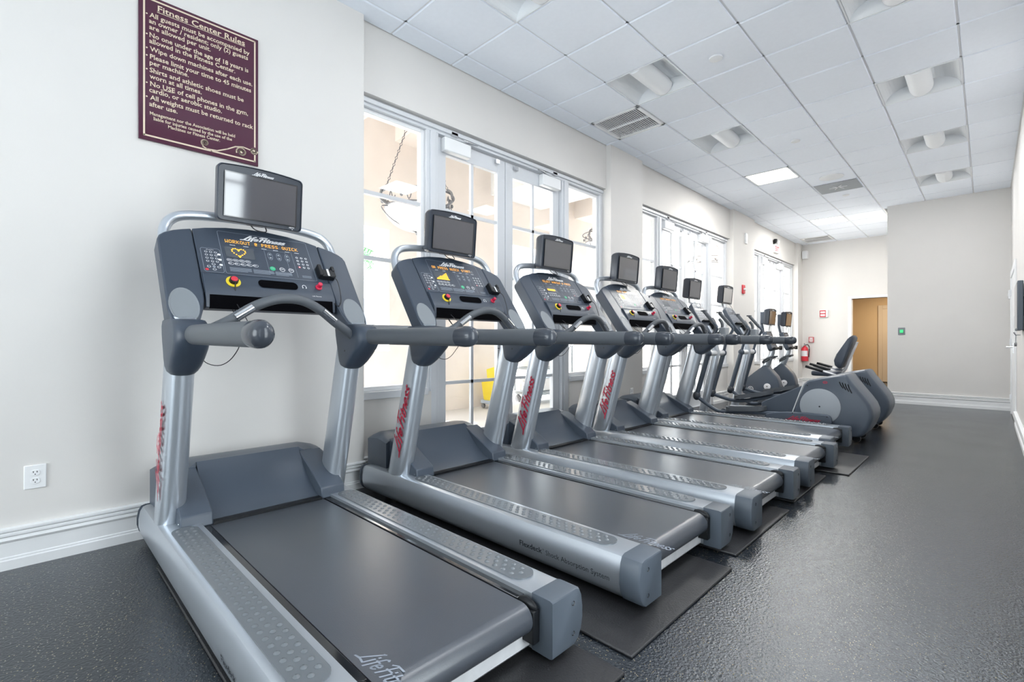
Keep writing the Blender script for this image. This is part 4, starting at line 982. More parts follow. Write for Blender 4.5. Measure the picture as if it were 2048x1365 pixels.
# ---------------------------------------------------------------- elliptical trainers (local x = distance from the rear, wall side negative)
def make_elliptical():
    r = empty('elliptical_trainer', (0, 0, 0), 'x', 'elliptical trainer', 'elliptical trainers beyond the treadmills')
    X = lambda p: [(x + 1.0, z) for x, z in p]
    prof = X([(-1.66, 0.10), (-1.64, 0.20), (-1.615, 0.305), (-1.56, 0.47), (-1.508, 0.622), (-1.47, 0.657), (-1.38, 0.685), (-1.284, 0.709), (-1.19, 0.730), (-1.115, 0.742), (-1.09, 0.728), (-1.05, 0.66),
              (-0.979, 0.562), (-0.930, 0.495), (-0.885, 0.425), (-0.862, 0.36), (-0.858, 0.31), (-0.866, 0.26), (-0.90, 0.165), (-0.945, 0.095), (-0.985, 0.065), (-1.05, 0.055), (-1.55, 0.055)])
    c = (-0.30, 0.36)
    f = MB()
    f.loft([[(c[0] + (x - c[0]) * k, y, c[1] + (z - c[1]) * k) for x, z in prof] for y, k in ((-0.265, 0.90), (-0.262, 0.94), (-0.25, 0.975), (-0.22, 1.0), (0.22, 1.0), (0.25, 0.975), (0.262, 0.94), (0.265, 0.90))])
    sh = f.build('rear_housing', M['dark'], r, angle=32)
    f = MB()
    for s_ in (-1, 1):
        for k in range(4):
            f.tube([(-0.16 + k * 0.026, s_ * 0.2625, 0.66 - k * 0.008), (-0.148 + k * 0.026, s_ * 0.263, 0.625 - k * 0.012), (-0.125 + k * 0.026, s_ * 0.263, 0.59 - k * 0.016)], 0.006, 6)
        f.lathe([(0, 0.002), (0.008, 0.001)], (-0.035, s_ * 0.2625, 0.575), (0, s_, 0), 10); f.lathe([(0, 0.002), (0.006, 0.001)], (-0.47, s_ * 0.2645, 0.60), (0, s_, 0), 10)
    f.build('vent_slots', M['black'], sh)
    f = MB(); f.ribbon(ellipse(-0.295, 0.645, 0.020, 0.012, 16) + [(-0.275, 0.645)], 0.005, lambda u, v: (u, -0.2655, v)); f.ribbon([(-0.308, 0.645), (-0.282, 0.648)], 0.004, lambda u, v: (u, -0.2655, v)); f.build('emblem', M['logo_red'], sh, smooth=False)
    f = MB(); fr = [(-0.660, 0.10), (-0.640, 0.20), (-0.615, 0.305), (-0.560, 0.47), (-0.508, 0.622)]
    f.tube([(x, -0.258, z) for x, z in fr], 0.006, 8); f.tube([(x, 0.258, z) for x, z in fr], 0.006, 8); f.build('edge_trim', M['steel'], sh)
    for s_ in (-1, 1):
        f = MB(); f.lathe([(0.0, 0.016), (0.185, 0.014), (0.198, 0.008), (0.200, -0.004)], (-0.345, s_ * 0.268, 0.372), (0, s_, 0), 44); d = f.build('crank_disc', M['disc'], r, angle=30)
        f = MB(); f.lathe([(0, 0.018), (0.009, 0.017)], (-0.345, s_ * 0.268, 0.372), (0, s_, 0), 10); f.build('screw', M['black'], d)
        cov = [(-0.905, 0.215), (-0.880, 0.243), (-0.800, 0.268), (-0.665, 0.286), (-0.45, 0.296), (-0.27, 0.292), (-0.235, 0.280), (-0.222, 0.255), (-0.215, 0.14), (-0.90, 0.14)]
        f = MB(); f.prism(cov, XZ, s_ * 0.288, s_ * 0.345); cv = f.build('link_cover', M['dark'], r, bevel=0.012, angle=30)
        if s_ < 0:
            f = MB(); put_script(f, lambda u, v: (u, -0.3465, v), -0.67, 0.205, 0.36, 0.045, wt=0.3); f.build('lettering', M['logo_red'], cv, smooth=False)
        for x, z in ((-0.885, 0.222), (-0.60, 0.278), (-0.26, 0.270)):
            f = MB(); f.lathe([(0, 0.002), (0.007, 0.001)], (x, s_ * 0.345, z), (0, s_, 0), 10); f.build('screw', M['black'], cv)
        # swing arm, joint, link and pedal
        y = s_ * 0.255
        f = MB(); f.tube([(-1.61, y, 0.95), (-1.69, y, 0.66), (-1.762, y, 0.40)], [(0.027, 0.032)] * 3, 14); sw = f.build('swing_arm', M['dark'], r)
        up = [(-1.61, y, 0.95), (-1.575, y, 1.08), (-1.535, y * 1.03, 1.18), (-1.490, y * 1.05, 1.265), (-1.505, y * 1.05, 1.315), (-1.56, y * 1.03, 1.37), (-1.66, y * 1.0, 1.50)]
        f = MB(); f.tube(up, 0.0185, 12, smooth=5); f.build('moving_handle', M['dark'], r)
        f = MB(); f.tube([(-1.535, y * 1.04, 1.347), (-1.665, y, 1.508)], 0.0235, 14); f.box((-1.668, y, 1.512), (0.06, 0.055, 0.018)); f.build('handle_grip', M['grip'], r)
        f = MB(); f.ball((-1.765, y, 0.385), (0.052, 0.045, 0.062)); f.build('arm_joint', M['cap'], r)
        hi = s_ > 0
        zl, zr = (0.325, 0.43) if hi else (0.222, 0.262)
        xl, xr = (-1.445, -0.967) if hi else (-1.39, -0.92)
        f = MB(); f.tube([(-1.765, y, 0.375), (-1.62, y, 0.28 if not hi else 0.33), (-1.47, y * 0.95, zl - 0.02), (-1.3, y * 0.93, zl - 0.01), (xr + 0.1, y * 0.95, zr - 0.02), (-0.72, y * 0.98, 0.30 if hi else 0.24)], 0.024, 12, smooth=5); f.build('pedal_link', M['dark'], r)
        f = MB(); yc = s_ * 0.215; hw = 0.085
        def zz(x, e=0.0): return zl + (zr - zl) * (x - xl) / (xr - xl) + 0.018 * ((x - xl) / (xr - xl) - 0.5) ** 2 * 4 + e
        loop = rrect(xl, yc - hw, xr, yc + hw, 0.075, 7); lin = rrect(xl + 0.012, yc - hw + 0.012, xr - 0.012, yc + hw - 0.012, 0.065, 7)
        dense = lambda L_: L_
        f.loft([[(u, v, zz(u, e)) for u, v in L_] for L_, e in ((loop, -0.012), (loop, 0.036), (lin, 0.036), (lin, 0.010))])
        f.build('pedal', M['grip'], r, angle=30)
    f = MB(); f.prism(X([(-2.02, 0.20), (-2.02, 0.34), (-1.98, 0.37), (-1.58, 0.575), (-1.5, 0.6), (-1.5, 0.2)]), XZ, -0.075, 0.075); f.build('drive_fairing', M['dark'], r, bevel=0.012)
    f = MB(); f.span((-1.85, -0.055, 0.045), (-0.6, 0.055, 0.125)); f.span((-1.30, -0.23, 0.05), (-0.55, 0.23, 0.11)); f.build('base_rail', M['silver'], r, bevel=0.012)
    f = MB(); f.tube([(-1.86, -0.28, 0.05), (-1.86, 0.28, 0.05)], 0.04, 14); f.build('front_foot', M['dark'], r)
    for s_ in (-1, 1):
        f = MB(); f.lathe([(0.0, -0.015), (0.038, -0.015), (0.042, 0), (0.038, 0.015), (0.0, 0.015)], (-0.02, s_ * 0.17, 0.043), (0, 1, 0), 16); f.span((-0.09, s_ * 0.17 - 0.02, 0.05), (-0.01, s_ * 0.17 + 0.02, 0.075)); f.build('transport_wheel', M['black'], r)
    f = MB(); f.tube([(-1.80, 0, 0.10), (-1.66, 0, 0.72), (-1.61, 0, 0.95), (-1.66, 0, 1.16), (-1.74, 0, 1.30)], [(0.045, 0.055), (0.045, 0.05), (0.045, 0.05), (0.05, 0.05), (0.06, 0.05)], 18, sq=0.85, up=(1, 0, 0.2)); f.build('mast', M['silver'], r, angle=50)
    f = MB(); f.tube([(-1.61, -0.225, 0.95), (-1.61, 0.225, 0.95)], 0.036, 18, up=(0, 0, 1)); f.build('pivot_tube', M['steel'], r)
    for s_ in (-1, 1):
        f = MB(); f.ball((-1.61, s_ * 0.255, 0.95), (0.045, 0.035, 0.047)); f.build('pivot_cap', M['dark'], r)
    # console
    o0 = Vector((-1.68, 0, 1.27)); u_ = Vector((-0.21, 0, 0.37)).normalized(); n_ = Vector((0.37, 0, 0.21)).normalized()
    ep = lambda y, s, n=0.0: tuple(o0 + u_ * s + n_ * n + Vector((0, y, 0)))
    k = empty('console', (0, 0, 0)); k.parent = r
    f = MB(); f.prism([(-0.11, -0.06), (0.11, -0.06), (0.185, 0.06), (0.19, 0.30), (0.16, 0.395), (0.08, 0.43), (-0.08, 0.43), (-0.16, 0.395), (-0.19, 0.30), (-0.185, 0.06)], ep, 0.0, -0.06); f.build('face_panel', M['dark'], k, bevel=0.008)
    f = MB(); e2 = lambda n: (lambda u, v: ep(u, v, n))
    f.poly(rrect(-0.165, 0.16, 0.165, 0.385, 0.02), e2(0.0012), 0)
    for j in range(3):
        for i in range(5): f.poly(ellipse(-0.12 + i * 0.06, 0.20 + j * 0.035, 0.013, 0.010, 10), e2(0.002), 1)
    f.poly([(-0.13, 0.31), (0.13, 0.31), (0.13, 0.335), (-0.13, 0.335)], e2(0.002), 2)
    put_script(f, e2(0.0022), -0.09, 0.347, 0.18, 0.027, wt=0.28, m=1)
    f.build('key_panel', [M['darker'], M['print_g'], M['led_dim']], k, smooth=False)
    f = MB(); f.box(ep(0, 0.125, 0.015), (0.05, 0.30, 0.018), rot=Matrix.Rotation(-0.5, 3, 'Y')); f.box(ep(0.08, 0.05, 0.02), (0.06, 0.08, 0.09), rot=Matrix.Rotation(-0.5, 3, 'Y')); f.build('reading_rack', M['black'], k, bevel=0.006)
    for s_ in (-1, 1):
        f = MB(); f.tube([(-1.66, s_ * 0.04, 1.19), (-1.60, s_ * 0.085, 1.235), (-1.572, s_ * 0.115, 1.31), (-1.585, s_ * 0.125, 1.37), (-1.615, s_ * 0.118, 1.415)], [0.016, 0.016, 0.019, 0.020, 0.019], 12, smooth=5); f.build('fixed_handle', M['grip'], r)
    f = MB(); f.prism([(-0.055, 0.0), (0.055, 0.0), (0.075, 0.13), (-0.075, 0.13)], lambda u, v, w_: (-1.57 + w_, 0.06 + u, 1.165 + v), 0.0, 0.085); f.build('bottle_holder', M['disc'], r, bevel=0.008)
    f = MB(); f.tube([(-1.82, 0.02, 1.45), (-1.90, 0.02, 1.58), (-1.985, 0.02, 1.66), (-2.0, 0.02, 1.76)], 0.016, 12, smooth=4); f.box((-1.985, 0.02, 1.82), (0.04, 0.14, 0.12)); f.build('television_pole', M['steel'], r)
    make_tv(r, (-1.945, 0.03, 1.842), 0.40, 0.278, math.radians(5))
    f = MB(); f.tube([(-1.94, 0.06, 1.72), (-1.89, 0.07, 1.68), (-1.85, 0.05, 1.62), (-1.83, 0.03, 1.55)], 0.003, 6, smooth=4); f.build('television_cable', M['cable'], r)
    return r
e1 = make_elliptical(); e2_ = copy_tree(e1)
e1.location = (-1.0, 6.57, 0); e1['label'] = 'nearer elliptical trainer, right behind the last treadmill'
e2_.location = (-1.0, 7.76, 0); e2_['label'] = 'farther elliptical trainer, between the other elliptical and the recumbent bikes'

# ---------------------------------------------------------------- recumbent bikes
def make_bike():
    r = empty('recumbent_bike', (0, 0, 0), 'x', 'exercise bike', 'recumbent bikes before the far wall')
    prof = [(-0.47, 0.30), (-0.475, 0.255), (-0.44, 0.17), (-0.30, 0.10), (0.10, 0.10), (0.16, 0.18), (0.178, 0.27), (0.170, 0.345), (0.15, 0.42), (0.118, 0.495), (0.03, 0.60), (-0.045, 0.675), (-0.07, 0.69), (-0.10, 0.68), (-0.24, 0.565), (-0.38, 0.44), (-0.445, 0.365)]
    c = (-0.12, 0.36); f = MB()
    f.loft([[(c[0] + (x - c[0]) * k, y, c[1] + (z - c[1]) * k) for x, z in prof] for y, k in ((-0.115, 0.90), (-0.112, 0.95), (-0.10, 0.985), (-0.07, 1), (0.07, 1), (0.10, 0.985), (0.112, 0.95), (0.115, 0.90))])
    b = f.build('drive_housing', M['dark'], r, angle=32)
    f = MB()
    for s_ in (-1, 1):
        ff = lambda u, v: (u, s_ * 0.1165, v)
        f.ribbon(ellipse(-0.30, 0.255, 0.043, 0.043, 24) + [(-0.257, 0.255)], 0.010, ff)
        f.ribbon([(-0.325, 0.245), (-0.315, 0.275), (-0.29, 0.278)], 0.008, ff); f.ribbon([(-0.315, 0.228), (-0.285, 0.232), (-0.278, 0.262)], 0.008, ff); f.ribbon([(-0.31, 0.252), (-0.285, 0.256)], 0.007, ff)
    f.build('emblem', M['print_w'], b, smooth=False)
    for s_ in (-1, 1):
        f = MB(); f.lathe([(0.0, 0.02), (0.05, 0.018), (0.056, 0.010), (0.056, -0.01)], (-0.02, s_ * 0.118, 0.312), (0, s_, 0), 28); cr = f.build('crank_boss', M['print_w'], r, angle=30)
        f = MB(); f.lathe([(0, 0.024), (0.014, 0.023), (0.014, 0.01)], (-0.02, s_ * 0.118, 0.312), (0, s_, 0), 12); f.build('axle_cap', M['black'], cr)
        e = (-0.02 + s_ * -0.01, s_ * 0.155, 0.312 + s_ * 0.16)
        f = MB(); f.tube([(-0.02, s_ * 0.145, 0.312), e], [(0.010, 0.019), (0.009, 0.014)], 10); f.build('crank_arm', M['steel'], r)
        f = MB(); f.box((e[0], s_ * 0.215, e[2]), (0.09, 0.10, 0.028)); f.tube([(e[0] - 0.03, s_ * 0.215, e[2] + 0.015), (e[0], s_ * 0.215, e[2] + 0.06), (e[0] + 0.04, s_ * 0.215, e[2] + 0.015)], (0.04, 0.004), 8, smooth=4); f.build('pedal', M['black'], r, bevel=0.006)
    f = MB(); f.tube([(-0.10, 0, 0.62), (-0.03, 0, 0.76), (0.02, 0, 0.88), (0.045, 0, 0.99)], [(0.055, 0.06), (0.05, 0.05), (0.04, 0.04), (0.04, 0.035)], 16, up=(1, 0, 0)); f.build('neck', M['silver'], r)
    for s_ in (-1, 1):
        f = MB(); f.tube([(-0.01, s_ * 0.04, 0.80), (-0.08, s_ * 0.13, 0.735), (-0.065, s_ * 0.165, 0.77), (0.0, s_ * 0.16, 0.82), (0.065, s_ * 0.13, 0.845), (0.045, s_ * 0.05, 0.835)], 0.018, 12, smooth=5); f.build('handlebar', M['grip'], r)
    o0 = Vector((0.085, 0, 0.965)); u_ = Vector((-0.12, 0, 0.335)).normalized(); n_ = Vector((0.335, 0, 0.12)).normalized()
    ep = lambda y, s, n=0.0: tuple(o0 + u_ * s + n_ * n + Vector((0, y, 0)))
    k = empty('console', (0, 0, 0)); k.parent = r
    f = MB(); f.prism(rrect(-0.17, 0.0, 0.17, 0.355, 0.05), ep, 0.0, -0.075); f.build('face_panel', M['dark'], k, bevel=0.008)
    f = MB(); e2 = lambda n: (lambda u, v: ep(u, v, n)); f.poly(rrect(-0.14, 0.09, 0.14, 0.335, 0.03), e2(0.0012), 0)
    for j in range(4):
        for i in range(4): f.poly(ellipse(-0.09 + i * 0.06, 0.13 + j * 0.035, 0.012, 0.009, 10), e2(0.002), 1)
    put_script(f, e2(0.002), -0.08, 0.29, 0.16, 0.024, wt=0.28, m=1)
    f.build('key_panel', [M['led_dim'], M['print_g']], k, smooth=False)
    f = MB(); f.box(ep(0, 0.02, 0.03), (0.05, 0.36, 0.035), rot=Matrix.Rotation(-0.3, 3, 'Y')); f.box(ep(0.17, 0.02, 0.04), (0.05, 0.04, 0.07)); f.build('reading_rack', M['black'], k, bevel=0.008)
    f = MB(); f.tube([(0.0, -0.08, 0.98), (-0.07, -0.08, 1.20), (-0.13, -0.06, 1.42), (-0.125, -0.04, 1.58)], 0.022, 12, smooth=4); f.box((-0.105, -0.02, 1.54), (0.06, 0.18, 0.20)); f.build('television_pole', M['dark'], r)
    make_tv(r, (-0.01, 0.03, 1.545), 0.40, 0.285, math.radians(5))
    f = MB(); f.tube([(-0.03, 0.10, 1.42), (0.0, 0.12, 1.36), (0.0, 0.10, 1.30), (-0.02, 0.08, 1.28)], 0.004, 6, smooth=4); f.tube([(0.03, -0.10, 1.42), (0.02, -0.12, 1.36), (0.0, -0.10, 1.30)], 0.004, 6, smooth=4); f.build('television_cable', M['cable'], r)
    # base, slide rail and seat
    f = MB(); f.span((0.05, -0.05, 0.13), (1.45, 0.05, 0.24)); f.build('slide_rail', M['silver'], r, bevel=0.012)
    for x in (-0.30, 1.38):
        f = MB(); f.tube([(x, -0.28, 0.045), (x, 0.28, 0.045)], 0.042, 14); f.span((x - 0.03, -0.04, 0.05), (x + 0.03, 0.04, 0.16)); f.build('floor_bar', M['dark'], r)
    s = empty('seat', (0, 0, 0)); s.parent = r
    f = MB(); f.span((0.70, -0.06, 0.235), (1.12, 0.06, 0.30)); f.tube([(0.92, 0, 0.29), (0.95, 0, 0.55)], (0.06, 0.09), 14); f.build('seat_carriage', M['dark'], s, bevel=0.008)
    f = MB(); f.prism(rrect(0.66, -0.21, 1.08, 0.21, 0.10, 6), XY, 0.545, 0.625); f.build('seat_pad', M['darker'], s, bevel=0.025, segs=3)
    bp = [(0.985, 0.80), (1.00, 0.72), (1.05, 0.675), (1.09, 0.69), (1.115, 0.75), (1.18, 0.93), (1.25, 1.13), (1.255, 1.17), (1.235, 1.205), (1.21, 1.19), (1.10, 1.03), (1.02, 0.90)]
    f = MB(); f.loft([[(1.1 + (x - 1.1) * k, y, 0.94 + (z - 0.94) * kz) for x, z in bp] for y, k, kz in ((-0.205, 0.72, 0.84), (-0.19, 0.92, 0.95), (-0.15, 1.0, 1.0), (0, 0.96, 1.02), (0.15, 1.0, 1.0), (0.19, 0.92, 0.95), (0.205, 0.72, 0.84))]); f.build('seat_back', M['darker'], s, angle=40)
    f = MB(); f.tube([(1.05, 0, 0.56), (1.12, 0, 0.66), (1.22, 0, 0.95), (1.275, 0, 1.10)], (0.09, 0.014), 12, up=(1, 0, 0)); f.build('back_bracket', M['steel'], s)
    for s_ in (-1, 1):
        f = MB(); f.tube([(1.04, s_ * 0.10, 0.55), (1.02, s_ * 0.25, 0.575), (0.90, s_ * 0.262, 0.615), (0.66, s_ * 0.262, 0.685)], 0.016, 12, smooth=4); sh = f.build('seat_handle', M['steel'], s)
        f = MB(); f.tube([(0.86, s_ * 0.262, 0.628), (0.64, s_ * 0.262, 0.691)], 0.024, 12); f.box((0.635, s_ * 0.262, 0.692), (0.05, 0.05, 0.04), rot=Matrix.Rotation(0.28, 3, 'Y')); f.build('handle_grip', M['black'], sh)
    return r, s
b1, s1 = make_bike(); b2 = copy_tree(b1)
b1.location = (-2.76, 9.38, 0); b1['label'] = 'nearer recumbent exercise bike, its tall seat back before the doorway'
b2.location = (-2.79, 10.48, 0); b2['label'] = 'farther recumbent exercise bike, closest to the fire extinguisher'
for q in b2.children:
    if q.name.startswith('seat'): q.location.x -= 0.16
# ---------------------------------------------------------------- the covered walk and court outside
f = MB(); f.span((-40, -25, -0.12), (-3.62, 45, -0.02))
tag(f.build('ground', M['paving'], smooth=False), 'pale paving outside the windows', 'ground', kind=S)
f = MB(); AX0, AX1 = -6.75, -6.30
OPEN = [(-3.0, 0.5, 0.97, 2.76), (1.0, 3.80, 0.97, 2.76), (6.15, 8.25, -0.02, 2.92), (9.35, 11.9, -0.02, 3.9), (12.5, 15.4, -0.02, 4.0), (16.0, 21.5, -0.02, 4.0)]
ed = -6.0
for a, b, z0, z1 in OPEN:
    f.span((AX0, ed, -0.02), (AX1, a, 4.5)); f.span((AX0, a, z1), (AX1, b, 4.5))
    if z0 > 0: f.span((AX0, a, -0.02), (AX1, b, z0))
    ed = b
f.span((AX0, ed, -0.02), (AX1, 22, 4.5))
f.span((AX1, 3.9, 4.1), (-3.65, 4.3, 4.4)); f.span((AX1, 8.3, 3.75), (-3.65, 9.2, 4.4)); f.span((AX1, 12.0, 3.75), (-3.65, 12.5, 4.4))
tag(f.build('wall_arcade', M['peach'], smooth=False), 'peach stucco arcade wall outside the windows', 'wall', kind=S)
f = MB(); f.span((-7.2, -6, 4.35), (-3.64, 22, 4.5)); f.span((-6.3, 5.85, 3.72), (-3.64, 7.2, 4.36))
tag(f.build('ceiling_arcade', M['soffit'], smooth=False), 'white soffit over the covered walk', 'ceiling', kind=S)
f = MB(); f.span((-3.64, -8, 3.5), (-3.62, YF, 4.5)); f.span((-3.645, YF - 1, 3.62), (-3.60, 22, 4.5))
tag(f.build('wall_parapet', M['peach'], smooth=False), 'outer wall strip above the gym windows', 'wall', kind=S)

def pendant(x, y, z, label, R=0.46):
    r = empty('pendant_lamp', (x, y, z), label, 'pendant lamp', 'wrought iron pendant lamps in the covered walk')
    f = MB(); prof = [(R * math.sin(t) * 0.93, -0.30 * math.cos(t)) for t in [PI / 2 * i / 12 for i in range(13)]]
    f.lathe(prof, (0, 0, 0), seg=36); f.build('glass_bowl', M['bowl'], r, angle=60)
    f = MB()
    for rr, zz in ((R * 0.93, 0.0), (R * 1.06, 0.16)):
        f.tube([(rr * math.cos(2 * PI * i / 36), rr * math.sin(2 * PI * i / 36), zz) for i in range(37)], 0.011, 6)
    for i in range(12):
        a = 2 * PI * i / 12
        c_, s_ = math.cos(a), math.sin(a)
        f.tube([(R * 0.93 * math.cos(a + t * 0.26), R * 0.93 * math.sin(a + t * 0.26), 0.02 + 0.13 * (0.5 + 0.5 * math.sin(t * 2 * PI)) * 1.0) for t in [j / 8 for j in range(9)]], 0.007, 5)
        f.ball((R * 1.0 * c_, R * 1.0 * s_, 0.075), (0.022, 0.022, 0.03), 6, 4)
    for i in range(3):
        a = 2 * PI * i / 3 + 2.5; c_, s_ = math.cos(a), math.sin(a)
        f.tube([((R * 0.95) * c_, (R * 0.95) * s_, 0.0), ((R * 1.14) * c_, (R * 1.14) * s_, 0.06), ((R * 1.1) * c_, (R * 1.1) * s_, 0.17), (R * 0.98 * c_, R * 0.98 * s_, 0.21)], 0.018, 6, smooth=4)
        f.tube([((R * 0.9) * c_, (R * 0.9) * s_, -0.02), ((R * 1.12) * c_, (R * 1.12) * s_, -0.05), ((R * 0.75) * c_, (R * 0.75) * s_, -0.2), (0, 0, -0.315)], 0.008, 6, smooth=4)
    f.ball((0, 0, -0.32), 0.03, 8, 6); f.build('iron_frame', M['iron'], r)
    for i in range(3):
        f = MB(); a = 2 * PI * i / 3 + 2.5
        p0 = Vector((R * 0.98 * math.cos(a), R * 0.98 * math.sin(a), 0.21)); p1 = Vector((0.02 * math.cos(a), 0.02 * math.sin(a), 4.34 - z))
        n = 26; d = (p1 - p0)
        for j in range(n):
            q0 = p0 + d * (j / n); q1 = p0 + d * ((j + 1.15) / n); m_ = (q0 + q1) / 2
            s1_ = d.normalized().orthogonal().normalized() * 0.016
            if j % 2: s1_ = d.normalized().cross(s1_)
            f.tube([q0, m_ + s1_, q1, m_ - s1_, q0], 0.005, 5)
        f.build('chain', M['iron'], r)
    f = MB(); f.lathe([(0.0, 0.0), (0.08, 0.0), (0.07, 0.03), (0.0, 0.04)], (0, 0, 4.31 - z), seg=16); f.build('ceiling_rose', M['iron'], r)
pendant(-5.45, 3.72, 2.88, 'iron and white glass bowl pendant outside the nearest window')
pendant(-5.45, 8.25, 3.10, 'iron bowl pendant glimpsed through the side window behind the third treadmill')
pendant(-5.45, 12.9, 3.20, 'iron bowl pendant glimpsed through the middle bay, farthest of the lamps')

# mop bucket and housekeeping cart
r = empty('mop_bucket', (-5.95, 5.63, -0.02), 'yellow mop bucket on wheels outside the double doors', 'mop bucket')
f = MB(); f.loft([rr for rr in ([(u * k, v * k, z) for u, v in rrect(-0.2, -0.16, 0.2, 0.16, 0.04)] for z, k in ((0.13, 0.8), (0.16, 0.85), (0.44, 1.0), (0.46, 1.05)))]); f.build('bucket', M['yellow'], r)
f = MB(); f.prism([(-0.12, 0), (0.12, 0), (0.15, 0.2), (0.05, 0.27), (-0.15, 0.22)], lambda u, v, w_: (u + 0.05, w_, 0.44 + v), -0.12, 0.12); f.build('wringer', M['yellow'], r, bevel=0.01)
f = MB(); f.tube([(0.1, 0, 0.6), (0.2, 0, 0.9)], 0.012, 8); f.build('wringer_handle', M['iron'], r)
f = MB(); f.span((-0.2, -0.16, 0.08), (0.2, 0.16, 0.14)); f.build('bucket_base', M['bag'], r, bevel=0.01)
for x in (-0.16, 0.16):
    for y in (-0.13, 0.13):
        f = MB(); f.lathe([(0, -0.015), (0.038, -0.015), (0.038, 0.015), (0, 0.015)], (x, y, 0.039), (0, 1, 0), 14); f.build('caster', M['iron'], r)
r = empty('housekeeping_cart', (-6.0, 6.95, -0.02), 'grey housekeeping cart with cloth bag outside the glass doors', 'cart')
f = MB(); f.span((-0.28, -0.55, 0.16), (0.28, 0.55, 0.22)); f.span((-0.28, -0.55, 0.62), (0.28, 0.1, 0.66)); f.build('shelf', M['disc'], r, bevel=0.01)
f = MB()
for x in (-0.26, 0.26):
    for y in (-0.53, 0.1, 0.53): f.tube([(x, y, 0.2), (x, y, 1.05)], 0.016, 8)
f.tube([(-0.26, 0.53, 1.05), (0.26, 0.53, 1.05)], 0.016, 8); f.tube([(-0.26, -0.53, 1.05), (0.26, -0.53, 1.05)], 0.016, 8); f.build('rack_frame', M['disc'], r)
f = MB(); f.loft([[(u * k, 0.32 + v * k, z) for u, v in rrect(-0.24, -0.19, 0.24, 0.19, 0.06)] for z, k in ((0.25, 0.75), (0.4, 0.95), (0.7, 0.9), (1.0, 1.0), (1.03, 1.0))]); f.build('cloth_bag', M['bag'], r)
f = MB(); f.span((-0.22, -0.5, 0.66), (0.22, 0.05, 0.80)); f.span((-0.2, -0.48, 0.22), (0.2, 0.0, 0.45)); f.build('linen_stack', M['facade'], r, bevel=0.02)
for x in (-0.22, 0.22):
    for y in (-0.48, 0.48):
        f = MB(); f.lathe([(0, -0.02), (0.07, -0.02), (0.07, 0.02), (0, 0.02)], (x, y, 0.072), (0, 1, 0), 16); f.span((x - 0.015, y - 0.025, 0.08), (x + 0.015, y + 0.025, 0.17)); f.build('caster', M['iron'], r)

# white building across the court
r = empty('court_building', (-20.0, 14, -0.02), 'bleached white building with balconies across the court', 'building')
f = MB(); f.span((-6, -20, 0), (0, 26, 11.0)); f.span((-0.2, -20, 3.9), (0.35, 26, 4.25)); f.span((-0.2, -20, 7.6), (0.35, 26, 7.9)); f.build('wall', M['facade'], r, smooth=False)
f = MB()
for k in range(15):
    y = -18.5 + k * 3.0
    f.prism([(-0.95, 0.0), (0.95, 0.0), (0.95, 2.2)] + [(0.95 * math.cos(t), 2.2 + 0.95 * math.sin(t)) for t in [PI * i / 12 for i in range(1, 12)]] + [(-0.95, 2.2)], lambda u, v, w_: (w_, y + u, v), -0.05, 0.03)
f.build('arch_opening', M['shade'], r, smooth=False)
f = MB()
for k in range(15):
    y = -18.5 + k * 3.0
    for z in (5.0, 8.6): f.span((-0.05, y - 0.6, z), (0.04, y + 0.6, z + 1.6))
f.build('window', M['shade'], r, smooth=False)
f = MB(); f.span((0.5, -20, 4.25), (0.8, 26, 4.35)); f.span((0.45, -20, 5.15), (0.85, 26, 5.28)); f.span((0.0, -20, 4.1), (0.85, 26, 4.25)); f.build('balcony_slab', M['facade'], r, smooth=False)
bal = MB()
for k in range(150):
    bal.lathe([(0.05, 4.35), (0.095, 4.55), (0.05, 4.85), (0.045, 5.0), (0.07, 5.15)], (0.65, -19.5 + k * 0.3, 0), seg=6)
o = bal.build('balcony_balusters', M['facade'], r); o['kind'] = 'stuff'
f = MB(); f.prism([(-3.5, 11.0), (0.6, 11.0), (-3.0, 13.0)], lambda u, v, w_: (u, w_, v), -20.5, 26.5); f.build('roof', M['peach'], r, smooth=False)
for px, py, ht, lab in ((-14.5, 7.2, 4.0, 'green palm in the court seen through the nearest window'), (-15.5, 22.0, 4.6, 'green palm in the court behind the middle bay')):
    r = empty('palm_tree', (px, py, -0.02), lab, 'palm tree', 'palms in the court')
    f = MB(); f.tube([(0, 0, 0), (0.1, 0.05, ht * 0.5), (0.05, 0, ht)], [0.20, 0.15, 0.12], 10, smooth=4); f.build('trunk', M['brass'], r)
    f = MB()
    for i in range(18):
        a = 2 * PI * i / 18 + random.uniform(-0.1, 0.1); L_ = random.uniform(1.3, 1.8); rise = random.uniform(0.2, 0.9)
        P_ = [(math.cos(a) * L_ * t, math.sin(a) * L_ * t, ht + rise * t * 1.4 - 1.5 * t * t) for t in [j / 7 for j in range(8)]]
        f.tube(P_, 0.02, 5)
        for j in range(1, 8):
            p = Vector(P_[j]); side = Vector((-math.sin(a), math.cos(a), -0.35)); fw = Vector((math.cos(a), math.sin(a), -0.3))
            for sg_ in (-1, 1):
                sd = Vector((side.x * sg_, side.y * sg_, side.z))
                for q in (0, 0.09):
                    b_ = p - fw * q
                    f.add([b_, b_ + fw * 0.06, b_ + sd * 0.42 + fw * 0.18], [(0, 1, 2)])
    f.build('fronds', M['leaf'], r, smooth=False)

